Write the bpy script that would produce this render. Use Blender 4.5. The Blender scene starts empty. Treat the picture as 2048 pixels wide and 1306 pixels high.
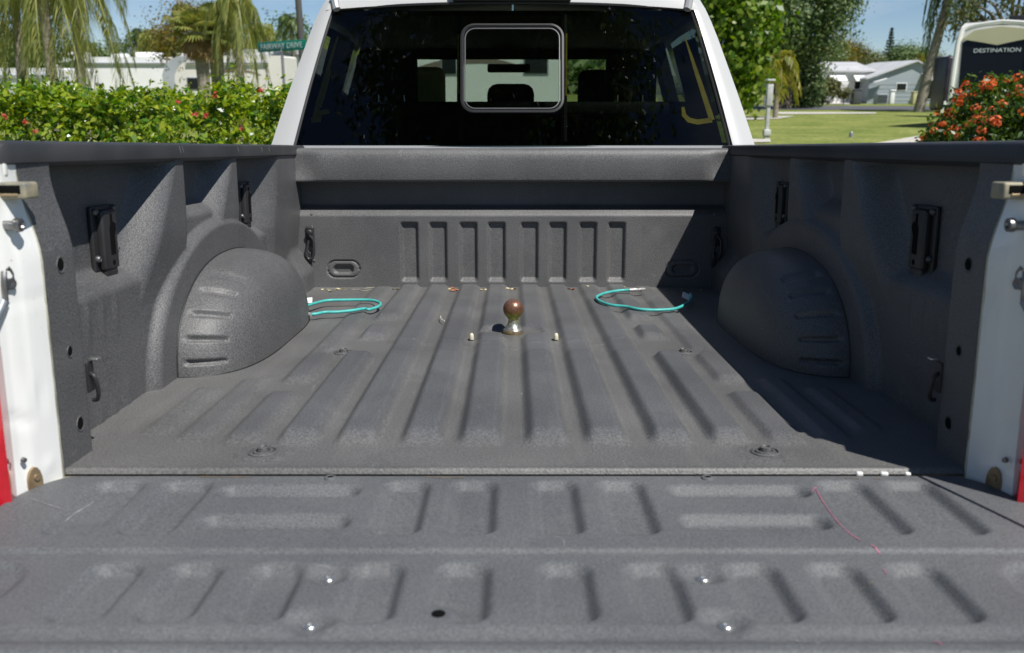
import bpy, bmesh, math, random
import numpy as np
from mathutils import Vector, Matrix, Quaternion

random.seed(7)
rng = np.random.default_rng(7)
scene = bpy.context.scene
COL = scene.collection
R = math.radians

# ------------------------------------------------------------------ camera
F = 1800.0                      # focal length in pixels of the 2048 px wide photograph
PT = math.atan(356 / F)         # camera pitch below the bed floor plane
PW = math.atan(483 / F)         # camera pitch below the true horizon
TILT = PW - PT                  # the truck stands nose-down by this angle
CAM_T = Vector((-0.004, 0.0, 0.536))      # camera in truck coordinates (bed floor z = 0)
CAM_W = Vector((0.0, 0.0, 1.5))
M = Matrix.Translation(CAM_W) @ Matrix.Rotation(-TILT, 4, 'X') @ Matrix.Translation(-CAM_T)

cd = bpy.data.cameras.new('camera')
cam = bpy.data.objects.new('camera', cd)
COL.objects.link(cam)
cam.location = CAM_W
cam.rotation_euler = (math.pi / 2 - PW, 0, 0)
cd.sensor_width = 36.0
cd.lens = F / 2048 * 36.0
cd.clip_start = 0.05
cd.clip_end = 3000
cd.dof.use_dof = True
cd.dof.focus_distance = 2.75
cd.dof.aperture_fstop = 5.0
scene.camera = cam

# ------------------------------------------------------------------ light
SUN_T = Vector((0.465, -0.565, 1.0)).normalized()
SUN = (Matrix.Rotation(-TILT, 3, 'X') @ SUN_T).normalized()
world = bpy.data.worlds.new('World')
scene.world = world
world.use_nodes = True
wn = world.node_tree
wn.nodes.clear()
sky = wn.nodes.new('ShaderNodeTexSky')
sky.sky_type = 'NISHITA'
sky.sun_disc = False
sky.sun_elevation = math.asin(SUN.z)
sky.sun_rotation = math.atan2(SUN.x, SUN.y)
sky.air_density = 0.7
sky.dust_density = 0.0
sky.ozone_density = 4.0
tc = wn.nodes.new('ShaderNodeTexCoord')
mp = wn.nodes.new('ShaderNodeMapping')
mp.inputs['Scale'].default_value = (1.0, 1.0, 3.2)
nz = wn.nodes.new('ShaderNodeTexNoise')
nz.inputs['Scale'].default_value = 2.3
nz.inputs['Detail'].default_value = 7
nz.inputs['Roughness'].default_value = 0.55
rp = wn.nodes.new('ShaderNodeValToRGB')
rp.color_ramp.elements[0].position = 0.55
rp.color_ramp.elements[0].color = (0, 0, 0, 1)
rp.color_ramp.elements[1].position = 0.78
rp.color_ramp.elements[1].color = (0.7, 0.7, 0.7, 1)
mx = wn.nodes.new('ShaderNodeMix')
mx.data_type = 'RGBA'
mx.inputs[7].default_value = (7.6, 8.6, 9.2, 1)
bg = wn.nodes.new('ShaderNodeBackground')
bg.inputs['Strength'].default_value = 0.074
wo = wn.nodes.new('ShaderNodeOutputWorld')
L = wn.links.new
L(tc.outputs['Generated'], mp.inputs['Vector'])
L(mp.outputs['Vector'], nz.inputs['Vector'])
L(nz.outputs['Fac'], rp.inputs['Fac'])
L(rp.outputs['Color'], mx.inputs[0])
L(sky.outputs['Color'], mx.inputs[6])
L(mx.outputs[2], bg.inputs['Color'])
L(bg.outputs['Background'], wo.inputs['Surface'])

sd = bpy.data.lights.new('sun', 'SUN')
sd.energy = 5.0
sd.angle = R(0.53)
sd.color = (1.0, 0.972, 0.925)
sun = bpy.data.objects.new('sun', sd)
COL.objects.link(sun)
sun.rotation_mode = 'QUATERNION'
sun.rotation_quaternion = SUN.to_track_quat('Z', 'Y')
sun.location = SUN * 40

scene.view_settings.view_transform = 'Standard'
scene.view_settings.look = 'None'
scene.view_settings.exposure = 0.24
scene.view_settings.gamma = 1.0
scene.view_settings.use_curve_mapping = False
try:
    scene.cycles.max_bounces = 8
    scene.cycles.transparent_max_bounces = 12
    scene.cycles.sample_clamp_indirect = 4
except Exception:
    pass

# ------------------------------------------------------------------ pixel -> place
def ray(px, py, p):
    u, v = (px - 1024) / F, (653 - py) / F
    return Vector((u, math.cos(p) + v * math.sin(p), -math.sin(p) + v * math.cos(p)))

def TP(px, py, Y=None, Z=None, X=None):
    d = ray(px, py, PT)
    if Y is not None: t = (Y - CAM_T.y) / d.y
    elif Z is not None: t = (Z - CAM_T.z) / d.z
    else: t = (X - CAM_T.x) / d.x
    return CAM_T + d * t

def CP(px, py, off=0.0):            # on the plane of the cab's rear glass, truck coordinates
    d = ray(px, py, PT)
    k = 0.40
    t = (3.64 + off - CAM_T.y + k * (CAM_T.z - 0.54)) / (d.y - k * d.z)
    return CAM_T + d * t

def WP(px, py, D=None, Z=None):     # a place in the world at depth D
    d = ray(px, py, PW)
    t = D / d.y if D is not None else (Z - 1.5) / d.z
    return CAM_W + d * t

def ss(a, b, x):
    t = np.clip((np.asarray(x, float) - a) / (b - a), 0, 1)
    return t * t * (3 - 2 * t)

def ground_z(x, y):
    x = np.asarray(x, float); y = np.asarray(y, float)
    p = np.where(y < 7.6, np.clip(y, 0, 7.6) * -0.0668, -0.508 * (1 - ss(7.6, 19, y)))
    return 0.014 + p * (1 - ss(2.2, 8.0, np.abs(x)))
def gz(x, y): return float(ground_z(x, y))

# ------------------------------------------------------------------ materials
def nt_of(name):
    m = bpy.data.materials.new(name)
    m.use_nodes = True
    return m, m.node_tree, m.node_tree.nodes['Principled BSDF']

def mat(name, c1, c2=None, vscale=6, rough=0.5, metal=0.0, bump=0.0, bscale=200, spec=0.5,
        coat=0.0, detail=4, rvar=0.0, lo=0.35, hi=0.65, bdist=0.002, grain=0.0, gscale=400, stretch=None, streaks=()):
    m, nt, b = nt_of(name)
    N, l = nt.nodes, nt.links.new
    b.inputs['Base Color'].default_value = (*c1, 1)
    b.inputs['Roughness'].default_value = rough
    b.inputs['Metallic'].default_value = metal
    b.inputs['Specular IOR Level'].default_value = spec
    b.inputs['Coat Weight'].default_value = coat
    b.inputs['Coat Roughness'].default_value = 0.06
    t = N.new('ShaderNodeTexCoord')
    vec = t.outputs['Object']
    if stretch:
        mpn = N.new('ShaderNodeMapping'); mpn.inputs['Scale'].default_value = stretch
        l(vec, mpn.inputs['Vector']); vec = mpn.outputs['Vector']
    col = None
    if c2 is not None:
        n = N.new('ShaderNodeTexNoise'); n.inputs['Scale'].default_value = vscale
        n.inputs['Detail'].default_value = detail
        l(vec, n.inputs['Vector'])
        r = N.new('ShaderNodeValToRGB')
        r.color_ramp.elements[0].position = lo; r.color_ramp.elements[0].color = (*c1, 1)
        r.color_ramp.elements[1].position = hi; r.color_ramp.elements[1].color = (*c2, 1)
        l(n.outputs['Fac'], r.inputs['Fac'])
        col = r.outputs['Color']
        if rvar:
            mr = N.new('ShaderNodeMapRange')
            mr.inputs['To Min'].default_value = rough - rvar; mr.inputs['To Max'].default_value = rough + rvar
            l(n.outputs['Fac'], mr.inputs['Value']); l(mr.outputs['Result'], b.inputs['Roughness'])
    if grain:
        g = N.new('ShaderNodeTexNoise'); g.inputs['Scale'].default_value = gscale; g.inputs['Detail'].default_value = 2
        l(t.outputs['Object'], g.inputs['Vector'])
        mr2 = N.new('ShaderNodeMapRange'); mr2.inputs['From Min'].default_value = 0.3; mr2.inputs['From Max'].default_value = 0.7
        mr2.inputs['To Min'].default_value = 1 - grain; mr2.inputs['To Max'].default_value = 1 + grain
        l(g.outputs['Fac'], mr2.inputs['Value'])
        mm = N.new('ShaderNodeMix'); mm.data_type = 'RGBA'; mm.blend_type = 'MULTIPLY'; mm.inputs[0].default_value = 1
        if col is None: mm.inputs[6].default_value = (*c1, 1)
        else: l(col, mm.inputs[6])
        l(mr2.outputs['Result'], mm.inputs[7])
        col = mm.outputs[2]
    for (sc3, sscale, c3, lo3, hi3, amt, det) in streaks:        # worn or dusty patches with a shape of their own
        mq = N.new('ShaderNodeMapping'); mq.inputs['Scale'].default_value = sc3; l(t.outputs['Object'], mq.inputs['Vector'])
        n3 = N.new('ShaderNodeTexNoise'); n3.inputs['Scale'].default_value = sscale; n3.inputs['Detail'].default_value = det
        n3.inputs['Roughness'].default_value = 0.65; n3.inputs['Distortion'].default_value = 0.4
        l(mq.outputs['Vector'], n3.inputs['Vector'])
        m3 = N.new('ShaderNodeMapRange'); m3.inputs['From Min'].default_value = lo3; m3.inputs['From Max'].default_value = hi3; m3.inputs['To Max'].default_value = amt
        l(n3.outputs['Fac'], m3.inputs['Value'])
        mm3 = N.new('ShaderNodeMix'); mm3.data_type = 'RGBA'; l(m3.outputs['Result'], mm3.inputs[0])
        if col is None: mm3.inputs[6].default_value = (*c1, 1)
        else: l(col, mm3.inputs[6])
        mm3.inputs[7].default_value = (*c3, 1); col = mm3.outputs[2]
    if col is not None: l(col, b.inputs['Base Color'])
    if bump:
        n2 = N.new('ShaderNodeTexNoise'); n2.inputs['Scale'].default_value = bscale; n2.inputs['Detail'].default_value = 3
        l(t.outputs['Object'], n2.inputs['Vector'])
        bp = N.new('ShaderNodeBump'); bp.inputs['Strength'].default_value = bump; bp.inputs['Distance'].default_value = bdist
        l(n2.outputs['Fac'], bp.inputs['Height']); l(bp.outputs['Normal'], b.inputs['Normal'])
    return m

def leaf_mat(name, cols, rough=0.45, trans=0.35, spec=0.4):
    m, nt, b = nt_of(name)
    N, l = nt.nodes, nt.links.new
    g = N.new('ShaderNodeNewGeometry')
    r = N.new('ShaderNodeValToRGB')
    e = r.color_ramp.elements
    while len(e) < len(cols): e.new(0.5)
    for i, c in enumerate(cols):
        e[i].position = i / (len(cols) - 1); e[i].color = (*c, 1)
    l(g.outputs['Random Per Island'], r.inputs['Fac'])
    l(r.outputs['Color'], b.inputs['Base Color'])
    b.inputs['Roughness'].default_value = rough
    b.inputs['Specular IOR Level'].default_value = spec
    t = N.new('ShaderNodeBsdfTranslucent')
    hs = N.new('ShaderNodeHueSaturation'); hs.inputs['Saturation'].default_value = 1.15; hs.inputs['Value'].default_value = 1.5
    l(r.outputs['Color'], hs.inputs['Color']); l(hs.outputs['Color'], t.inputs['Color'])
    mxs = N.new('ShaderNodeMixShader'); mxs.inputs[0].default_value = trans
    out = nt.nodes['Material Output']
    l(b.outputs[0], mxs.inputs[1]); l(t.outputs[0], mxs.inputs[2]); l(mxs.outputs[0], out.inputs['Surface'])
    return m

def glass_mat(name, tint, refl_rough=0.0, ior=1.5):
    m, nt, b = nt_of(name)
    N, l = nt.nodes, nt.links.new
    tr = N.new('ShaderNodeBsdfTransparent'); tr.inputs['Color'].default_value = (*tint, 1)
    gl = N.new('ShaderNodeBsdfGlossy'); gl.inputs['Roughness'].default_value = refl_rough
    fr = N.new('ShaderNodeFresnel'); fr.inputs['IOR'].default_value = ior
    ms = N.new('ShaderNodeMixShader')
    l(fr.outputs[0], ms.inputs[0]); l(tr.outputs[0], ms.inputs[1]); l(gl.outputs[0], ms.inputs[2])
    l(ms.outputs[0], nt.nodes['Material Output'].inputs['Surface'])
    nt.nodes.remove(b)
    return m

MAT = {}
MAT['liner'] = mat('sprayed_bed_liner', (0.080, 0.080, 0.081), (0.108, 0.108, 0.108), vscale=3.2, rough=0.50, bump=0.5, bscale=260,
                   spec=0.5, detail=6, bdist=0.0022, grain=0.34, gscale=250, rvar=0.05,
                   streaks=(((9, 1.2, 5), 1.6, (0.15, 0.147, 0.138), .56, .78, .42, 7), ((60, 7, 30), 1.0, (0.19, 0.19, 0.185), .67, .75, .45, 3), ((5, 5, 5), 1.3, (0.06, 0.061, 0.065), .58, .78, .5, 5)))
MAT['tail_liner'] = mat('tailgate_liner', (0.096, 0.100, 0.106), (0.118, 0.122, 0.127), vscale=4, rough=0.60, bump=0.4, bscale=300,
                        spec=0.32, detail=6, bdist=0.0016, grain=0.28, gscale=300, rvar=0.06,
                        streaks=(((2, 8, 4), 1.5, (0.15, 0.15, 0.147), .56, .78, .4, 7), ((9, 70, 9), 1.0, (0.21, 0.21, 0.21), .68, .76, .45, 3), ((4, 4, 4), 1.7, (0.062, 0.066, 0.072), .57, .78, .4, 5)))
MAT['rail'] = mat('black_rail_plastic', (0.028, 0.029, 0.031), (0.046, 0.047, 0.049), vscale=5, rough=0.5, bump=0.2, bscale=500, spec=0.4, rvar=0.08)
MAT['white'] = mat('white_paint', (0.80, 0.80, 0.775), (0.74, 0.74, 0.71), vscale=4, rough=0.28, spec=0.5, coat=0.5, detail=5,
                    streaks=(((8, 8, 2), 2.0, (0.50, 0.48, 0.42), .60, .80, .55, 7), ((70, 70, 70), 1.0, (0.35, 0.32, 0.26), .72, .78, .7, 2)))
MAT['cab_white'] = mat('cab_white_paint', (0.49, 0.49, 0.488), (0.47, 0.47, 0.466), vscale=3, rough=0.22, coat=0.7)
MAT['cream'] = mat('dirty_sill_paint', (0.50, 0.49, 0.40), (0.22, 0.21, 0.16), vscale=14, rough=0.5, detail=6)
MAT['black'] = mat('black_powdercoat', (0.018, 0.018, 0.019), (0.026, 0.026, 0.027), vscale=20, rough=0.42, bump=0.15, bscale=500)
MAT['hole'] = mat('dark_hole', (0.004, 0.004, 0.004), rough=0.9, spec=0.1)
MAT['bolt'] = mat('grey_bolt', (0.10, 0.10, 0.105), (0.16, 0.16, 0.16), vscale=40, rough=0.4, metal=0.6)
MAT['zinc'] = mat('zinc_screw', (0.72, 0.72, 0.70), (0.55, 0.55, 0.52), vscale=60, rough=0.28, metal=0.9)
MAT['steel'] = mat('worn_steel', (0.30, 0.30, 0.31), (0.18, 0.175, 0.17), vscale=50, rough=0.38, metal=0.85)
MAT['bronze'] = mat('yellow_zinc_plate', (0.36, 0.27, 0.16), (0.24, 0.17, 0.10), vscale=40, rough=0.45, metal=0.5)
MAT['bumper_block'] = mat('aged_latch_block', (0.17, 0.165, 0.14), (0.34, 0.30, 0.20), vscale=30, rough=0.55)
MAT['seal'] = mat('black_rubber', (0.012, 0.012, 0.013), rough=0.55)
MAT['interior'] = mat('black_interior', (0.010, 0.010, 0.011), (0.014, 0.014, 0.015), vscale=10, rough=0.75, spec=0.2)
MAT['tan'] = mat('tan_seat_cloth', (0.66, 0.54, 0.28), (0.58, 0.47, 0.23), vscale=30, rough=0.85, bump=0.2, bscale=300)
MAT['yellow'] = mat('yellow_adhesive_strip', (0.62, 0.43, 0.04), (0.46, 0.31, 0.03), vscale=20, rough=0.7)
MAT['alu'] = mat('grey_window_frame', (0.13, 0.13, 0.135), rough=0.4, metal=0.3)
MAT['chrome'] = mat('chrome_post', (0.85, 0.85, 0.85), rough=0.1, metal=1.0)
MAT['drip'] = mat('grey_drip_channel', (0.30, 0.30, 0.31), rough=0.4)
MAT['red_lens'] = mat('red_lens', (0.50, 0.008, 0.02), (0.40, 0.004, 0.012), vscale=30, rough=0.12, coat=1.0)
MAT['tyre'] = mat('tyre_rubber', (0.02, 0.02, 0.02), rough=0.8, bump=0.3, bscale=60)
MAT['rim'] = mat('wheel_alloy', (0.45, 0.45, 0.46), rough=0.3, metal=0.9)
MAT['cable'] = mat('galvanised_cable', (0.32, 0.34, 0.36), (0.22, 0.24, 0.26), vscale=60, rough=0.4, metal=0.6)
MAT['glass'] = glass_mat('tinted_rear_glass', (0.34, 0.39, 0.34), 0.0, 1.45)
MAT['side_glass'] = glass_mat('dark_side_glass', (0.42, 0.46, 0.42), 0.0, 1.5)
MAT['wind_glass'] = glass_mat('windscreen_glass', (0.82, 0.9, 0.84), 0.0, 1.5)
MAT['pink'] = mat('pink_paint_scrape', (0.48, 0.13, 0.22), (0.30, 0.12, 0.17), vscale=60, rough=0.6)
MAT['pale_mark'] = mat('pale_scuff', (0.34, 0.34, 0.34), (0.22, 0.22, 0.22), vscale=70, rough=0.7)
MAT['dust_mark'] = mat('dusty_residue', (0.30, 0.285, 0.21), (0.15, 0.148, 0.135), vscale=45, rough=0.85)
MAT['orange_dust'] = mat('orange_rust_stain', (0.28, 0.20, 0.10), (0.15, 0.13, 0.10), vscale=60, rough=0.85)
MAT['white_bit'] = mat('white_tag_and_glint', (0.85, 0.85, 0.83), (0.78, 0.78, 0.76), vscale=30, rough=0.4)  # paper tags, and the painted sun glints in the tailgate gap
MAT['cord'] = mat('turquoise_cord', (0.05, 0.38, 0.35), (0.08, 0.46, 0.42), vscale=40, rough=0.45, bump=0.3, bscale=400)
MAT['grey_tape'] = mat('grey_crimp', (0.22, 0.22, 0.22), (0.45, 0.45, 0.44), vscale=90, rough=0.4, metal=0.3)
MAT['pin'] = mat('cream_pin', (0.62, 0.58, 0.44), (0.5, 0.46, 0.33), vscale=60, rough=0.4)
MAT['dry1'] = mat('dry_leaf_tan', (0.52, 0.46, 0.27), (0.40, 0.33, 0.17), vscale=60, rough=0.8)
MAT['dry2'] = mat('dry_leaf_brown', (0.32, 0.13, 0.06), (0.22, 0.08, 0.04), vscale=60, rough=0.8)
MAT['twig'] = mat('pale_twig', (0.55, 0.53, 0.46), rough=0.7)

m = MAT['liner'].copy(); m.name = 'bed_floor_liner'
nt = m.node_tree; N, l = nt.nodes, nt.links.new; b = N['Principled BSDF']
src = b.inputs['Base Color'].links[0].from_socket
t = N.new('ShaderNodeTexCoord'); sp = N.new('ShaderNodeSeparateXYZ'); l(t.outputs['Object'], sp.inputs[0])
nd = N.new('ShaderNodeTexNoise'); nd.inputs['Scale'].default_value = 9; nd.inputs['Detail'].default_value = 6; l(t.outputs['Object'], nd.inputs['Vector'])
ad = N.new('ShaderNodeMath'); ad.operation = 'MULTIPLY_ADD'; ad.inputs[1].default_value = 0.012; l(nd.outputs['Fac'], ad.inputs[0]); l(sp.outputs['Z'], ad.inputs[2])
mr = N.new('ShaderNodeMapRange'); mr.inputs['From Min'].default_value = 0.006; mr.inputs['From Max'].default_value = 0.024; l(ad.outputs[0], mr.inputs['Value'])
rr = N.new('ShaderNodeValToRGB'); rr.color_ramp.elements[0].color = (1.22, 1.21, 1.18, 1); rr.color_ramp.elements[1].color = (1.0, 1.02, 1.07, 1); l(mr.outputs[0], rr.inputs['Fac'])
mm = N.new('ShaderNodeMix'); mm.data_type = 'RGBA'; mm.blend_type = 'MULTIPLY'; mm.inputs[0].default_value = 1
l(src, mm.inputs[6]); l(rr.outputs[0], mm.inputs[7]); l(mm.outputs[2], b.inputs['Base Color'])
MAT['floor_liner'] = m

# ball: rusty on top, rainbow-yellow zinc below
m, nt, b = nt_of('rusty_zinc_ball')
N, l = nt.nodes, nt.links.new
t = N.new('ShaderNodeTexCoord'); sp = N.new('ShaderNodeSeparateXYZ'); l(t.outputs['Object'], sp.inputs[0])
n = N.new('ShaderNodeTexNoise'); n.inputs['Scale'].default_value = 60; n.inputs['Detail'].default_value = 6
l(t.outputs['Object'], n.inputs['Vector'])
ma = N.new('ShaderNodeMath'); ma.operation = 'MULTIPLY_ADD'; ma.inputs[1].default_value = 0.036
l(n.outputs['Fac'], ma.inputs[0]); l(sp.outputs['Z'], ma.inputs[2])
mr = N.new('ShaderNodeMapRange'); mr.inputs['From Min'].default_value = 0.0; mr.inputs['From Max'].default_value = 0.125
l(ma.outputs[0], mr.inputs['Value'])
r = N.new('ShaderNodeValToRGB'); e = r.color_ramp.elements
for pos, c in [(0.0, (.42, .30, .12)), (0.18, (.40, .30, .14)), (0.24, (.28, .25, .22)), (0.34, (.34, .38, .34)),
               (0.44, (.40, .37, .26)), (0.5, (.45, .45, .12)), (0.58, (.32, .36, .06)), (0.64, (.22, .13, .05)), (0.75, (.19, .09, .055)), (1.0, (.24, .135, .10))]:
    if pos == 0.0: e[0].position = 0; e[0].color = (*c, 1)
    elif pos == 1.0: e[-1].position = 1; e[-1].color = (*c, 1)
    else:
        q = e.new(pos); q.color = (*c, 1)
l(mr.outputs[0], r.inputs['Fac'])
nb = N.new('ShaderNodeTexNoise'); nb.inputs['Scale'].default_value = 170; nb.inputs['Detail'].default_value = 7; nb.inputs['Roughness'].default_value = .7
l(t.outputs['Object'], nb.inputs['Vector'])
mrb = N.new('ShaderNodeMapRange'); mrb.inputs['From Min'].default_value = .32; mrb.inputs['From Max'].default_value = .68; mrb.inputs['To Min'].default_value = .45; mrb.inputs['To Max'].default_value = 1.5
l(nb.outputs['Fac'], mrb.inputs['Value'])
mxb = N.new('ShaderNodeMix'); mxb.data_type = 'RGBA'; mxb.blend_type = 'MULTIPLY'; mxb.inputs[0].default_value = 1
l(r.outputs[0], mxb.inputs[6]); l(mrb.outputs[0], mxb.inputs[7]); l(mxb.outputs[2], b.inputs['Base Color'])
mrr = N.new('ShaderNodeMapRange'); mrr.inputs['To Min'].default_value = .2; mrr.inputs['To Max'].default_value = .5
l(nb.outputs['Fac'], mrr.inputs['Value']); l(mrr.outputs[0], b.inputs['Roughness'])
mr3 = N.new('ShaderNodeMapRange'); mr3.inputs['From Min'].default_value = .07; mr3.inputs['From Max'].default_value = .085
mr3.inputs['To Min'].default_value = .7; mr3.inputs['To Max'].default_value = .5
l(ma.outputs[0], mr3.inputs['Value']); l(mr3.outputs[0], b.inputs['Metallic'])
b.inputs['Roughness'].default_value = 0.42
bp = N.new('ShaderNodeBump'); bp.inputs['Strength'].default_value = .5; bp.inputs['Distance'].default_value = .0012
l(n.outputs['Fac'], bp.inputs['Height']); l(bp.outputs[0], b.inputs['Normal'])
MAT['ball'] = m

# ------------------------------------------------------------------ object helpers
def new_mesh(name, verts, faces, mats, smooth=False, mat_idx=None):
    me = bpy.data.meshes.new(name)
    verts = np.asarray(verts, float).reshape(-1, 3)
    if isinstance(faces, np.ndarray):
        k = faces.shape[1]; nf = len(faces)
        me.vertices.add(len(verts)); me.vertices.foreach_set('co', verts.ravel())
        me.loops.add(nf * k); me.loops.foreach_set('vertex_index', faces.ravel().astype(np.int32))
        me.polygons.add(nf)
        me.polygons.foreach_set('loop_start', np.arange(0, nf * k, k, dtype=np.int32))
        try: me.polygons.foreach_set('loop_total', np.full(nf, k, dtype=np.int32))
        except Exception: pass
        me.update(calc_edges=True)
    else:
        me.from_pydata([tuple(v) for v in verts], [], faces)
        me.update()
    for mm in (mats if isinstance(mats, (list, tuple)) else [mats]):
        me.materials.append(MAT[mm] if isinstance(mm, str) else mm)
    if mat_idx is not None: me.polygons.foreach_set('material_index', np.asarray(mat_idx, dtype=np.int32))
    if smooth: me.polygons.foreach_set('use_smooth', [True] * len(me.polygons))
    me.validate()
    return me

def link(name, me, parent=None, matrix=None):
    o = bpy.data.objects.new(name, me)
    COL.objects.link(o)
    if parent is not None: o.parent = parent
    if matrix is not None: o.matrix_local = matrix
    return o

def tag(o, label, cat, group=None):
    o['label'] = label; o['category'] = cat
    if group: o['group'] = group
    return o

def empty(name, matrix):
    o = bpy.data.objects.new(name, None)
    COL.objects.link(o); o.empty_display_size = 0.2
    o.matrix_world = matrix
    return o

class MB:
    """collects shapes, then becomes one mesh object"""
    def __init__(s): s.v = []; s.f = []; s.m = []; s.mi = 0; s.sm = []
    def add(s, verts, faces, smooth=False):
        o = len(s.v)
        s.v += [tuple(q) for q in verts]
        for f in faces: s.f.append(tuple(i + o for i in f)); s.m.append(s.mi); s.sm.append(smooth)
        return s
    def box(s, c, d, rot=None, bev=0.0):
        c = Vector(c); hx, hy, hz = d[0] / 2, d[1] / 2, d[2] / 2
        if bev <= 0:
            vs = [Vector((x, y, z)) for x in (-hx, hx) for y in (-hy, hy) for z in (-hz, hz)]
            fs = [(0, 1, 3, 2), (4, 6, 7, 5), (0, 4, 5, 1), (2, 3, 7, 6), (0, 2, 6, 4), (1, 5, 7, 3)]
        else:
            bm = bmesh.new(); bmesh.ops.create_cube(bm, size=1)
            for v in bm.verts: v.co = Vector((v.co.x * d[0], v.co.y * d[1], v.co.z * d[2]))
            bmesh.ops.bevel(bm, geom=list(bm.edges), offset=min(bev, 0.45 * min(d)), segments=3, profile=0.5, affect='EDGES')
            bm.verts.index_update()
            vs = [v.co.copy() for v in bm.verts]; fs = [tuple(v.index for v in f.verts) for f in bm.faces]; bm.free()
        if rot is not None: vs = [rot @ v for v in vs]
        return s.add([v + c for v in vs], fs, bev > 0)
    def tube(s, pts, rad, n=8, cap=True):
        pts = [Vector(p) for p in pts]
        rs = rad if isinstance(rad, (list, tuple)) else [rad] * len(pts)
        ring, prev = [], None
        for i, p in enumerate(pts):
            d = (pts[min(i + 1, len(pts) - 1)] - pts[max(i - 1, 0)]).normalized()
            if prev is None:
                a = Vector((0, 0, 1)) if abs(d.z) < 0.9 else Vector((1, 0, 0))
                u = d.cross(a).normalized()
            else:
                u = (prev - d * prev.dot(d)).normalized()
            prev = u; w = d.cross(u)
            ring.append([p + (u * math.cos(2 * math.pi * k / n) + w * math.sin(2 * math.pi * k / n)) * rs[i] for k in range(n)])
        vs = [q for rg in ring for q in rg]
        fs = [(i * n + k, i * n + (k + 1) % n, (i + 1) * n + (k + 1) % n, (i + 1) * n + k) for i in range(len(pts) - 1) for k in range(n)]
        if cap: fs += [tuple(range(n - 1, -1, -1)), tuple((len(pts) - 1) * n + k for k in range(n))]
        return s.add(vs, fs, True)
    def lathe(s, prof, n=24, c=(0, 0, 0), axis=None):
        c = Vector(c)
        q = Vector((0, 0, 1)).rotation_difference(Vector(axis)) if axis is not None else Quaternion()
        vs, fs = [], []
        for r, z in prof:
            for k in range(n):
                a = 2 * math.pi * k / n
                vs.append(c + q @ Vector((r * math.cos(a), r * math.sin(a), z)))
        for i in range(len(prof) - 1):
            for k in range(n):
                fs.append((i * n + k, i * n + (k + 1) % n, (i + 1) * n + (k + 1) % n, (i + 1) * n + k))
        fs.append(tuple(range(n - 1, -1, -1))); fs.append(tuple((len(prof) - 1) * n + k for k in range(n)))
        return s.add(vs, fs, True)
    def prism(s, poly, axis, a, b):
        """polygon in the two other axes, extruded along axis from a to b"""
        def P(u, v, w):
            return {'x': (w, u, v), 'y': (u, w, v), 'z': (u, v, w)}[axis]
        n = len(poly)
        vs = [P(u, v, a) for u, v in poly] + [P(u, v, b) for u, v in poly]
        fs = [tuple(range(n - 1, -1, -1)), tuple(range(n, 2 * n))] + [(i, (i + 1) % n, n + (i + 1) % n, n + i) for i in range(n)]
        return s.add(vs, fs)
    def grid(s, P, smooth=True, flip=False):
        nu, nv = P.shape[:2]
        fs = []
        for i in range(nu - 1):
            for j in range(nv - 1):
                q = (i * nv + j, (i + 1) * nv + j, (i + 1) * nv + j + 1, i * nv + j + 1)
                fs.append(q[::-1] if flip else q)
        return s.add(P.reshape(-1, 3), fs, smooth)
    def build(s, name, mats, parent=None, matrix=None, fixn=True):
        me = bpy.data.meshes.new(name)
        me.from_pydata(s.v, [], s.f); me.update()
        for mm in (mats if isinstance(mats, (list, tuple)) else [mats]): me.materials.append(MAT[mm] if isinstance(mm, str) else mm)
        me.polygons.foreach_set('material_index', s.m)
        me.polygons.foreach_set('use_smooth', s.sm)
        if fixn:
            bm = bmesh.new(); bm.from_mesh(me); bmesh.ops.recalc_face_normals(bm, faces=bm.faces); bm.to_mesh(me); bm.free()
        try:
            me.set_sharp_from_angle(angle=R(42))
        except Exception: pass
        return link(name, me, parent, matrix)

def grid_obj(name, P, mats, parent=None, flip=False, smooth=True):
    nu, nv = P.shape[:2]
    idx = np.arange(nu * nv).reshape(nu, nv)
    q = np.stack([idx[:-1, :-1], idx[1:, :-1], idx[1:, 1:], idx[:-1, 1:]], -1).reshape(-1, 4)
    if flip: q = q[:, ::-1]
    me = new_mesh(name, P.reshape(-1, 3), np.ascontiguousarray(q), mats, smooth)
    return link(name, me, parent)

def smooth_path(pts, n=8, closed=False):
    pts = [Vector(p) for p in pts]
    out = []
    for i in range(len(pts) - 1):
        p0, p1, p2, p3 = pts[max(i - 1, 0)], pts[i], pts[i + 1], pts[min(i + 2, len(pts) - 1)]
        for k in range(n):
            t = k / n
            out.append(0.5 * ((2 * p1) + (p2 - p0) * t + (2 * p0 - 5 * p1 + 4 * p2 - p3) * t * t + (3 * p1 - p0 - 3 * p2 + p3) * t ** 3))
    out.append(pts[-1])
    return out

def text_mesh(txt, size, extrude=0.002):
    c = bpy.data.curves.new('lettering', 'FONT')
    c.body = txt; c.size = size; c.extrude = extrude; c.align_x = 'CENTER'; c.align_y = 'CENTER'
    o = bpy.data.objects.new('lettering_source', c); COL.objects.link(o)
    bpy.context.view_layer.update()
    me = bpy.data.meshes.new_from_object(o.evaluated_get(bpy.context.evaluated_depsgraph_get()))
    bpy.data.objects.remove(o)
    return me

def letters(txt, size, extrude, material, parent, matrix):
    """each character is a mesh of its own"""
    def ext(t):
        me = text_mesh(t, size, extrude); xs_ = [v.co.x for v in me.vertices]
        return me, min(xs_), max(xs_)
    _, full0, full1 = ext(txt)
    for i, ch in enumerate(txt):
        if ch == ' ': continue
        _, a0, a1 = ext(txt[:i + 1])
        me, b0, b1 = ext(ch)
        me.materials.clear(); me.materials.append(MAT[material])
        link('letter', me, parent, matrix @ Matrix.Translation((full0 + (a1 - a0) - b1, 0, 0)))
    return full1 - full0

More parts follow.
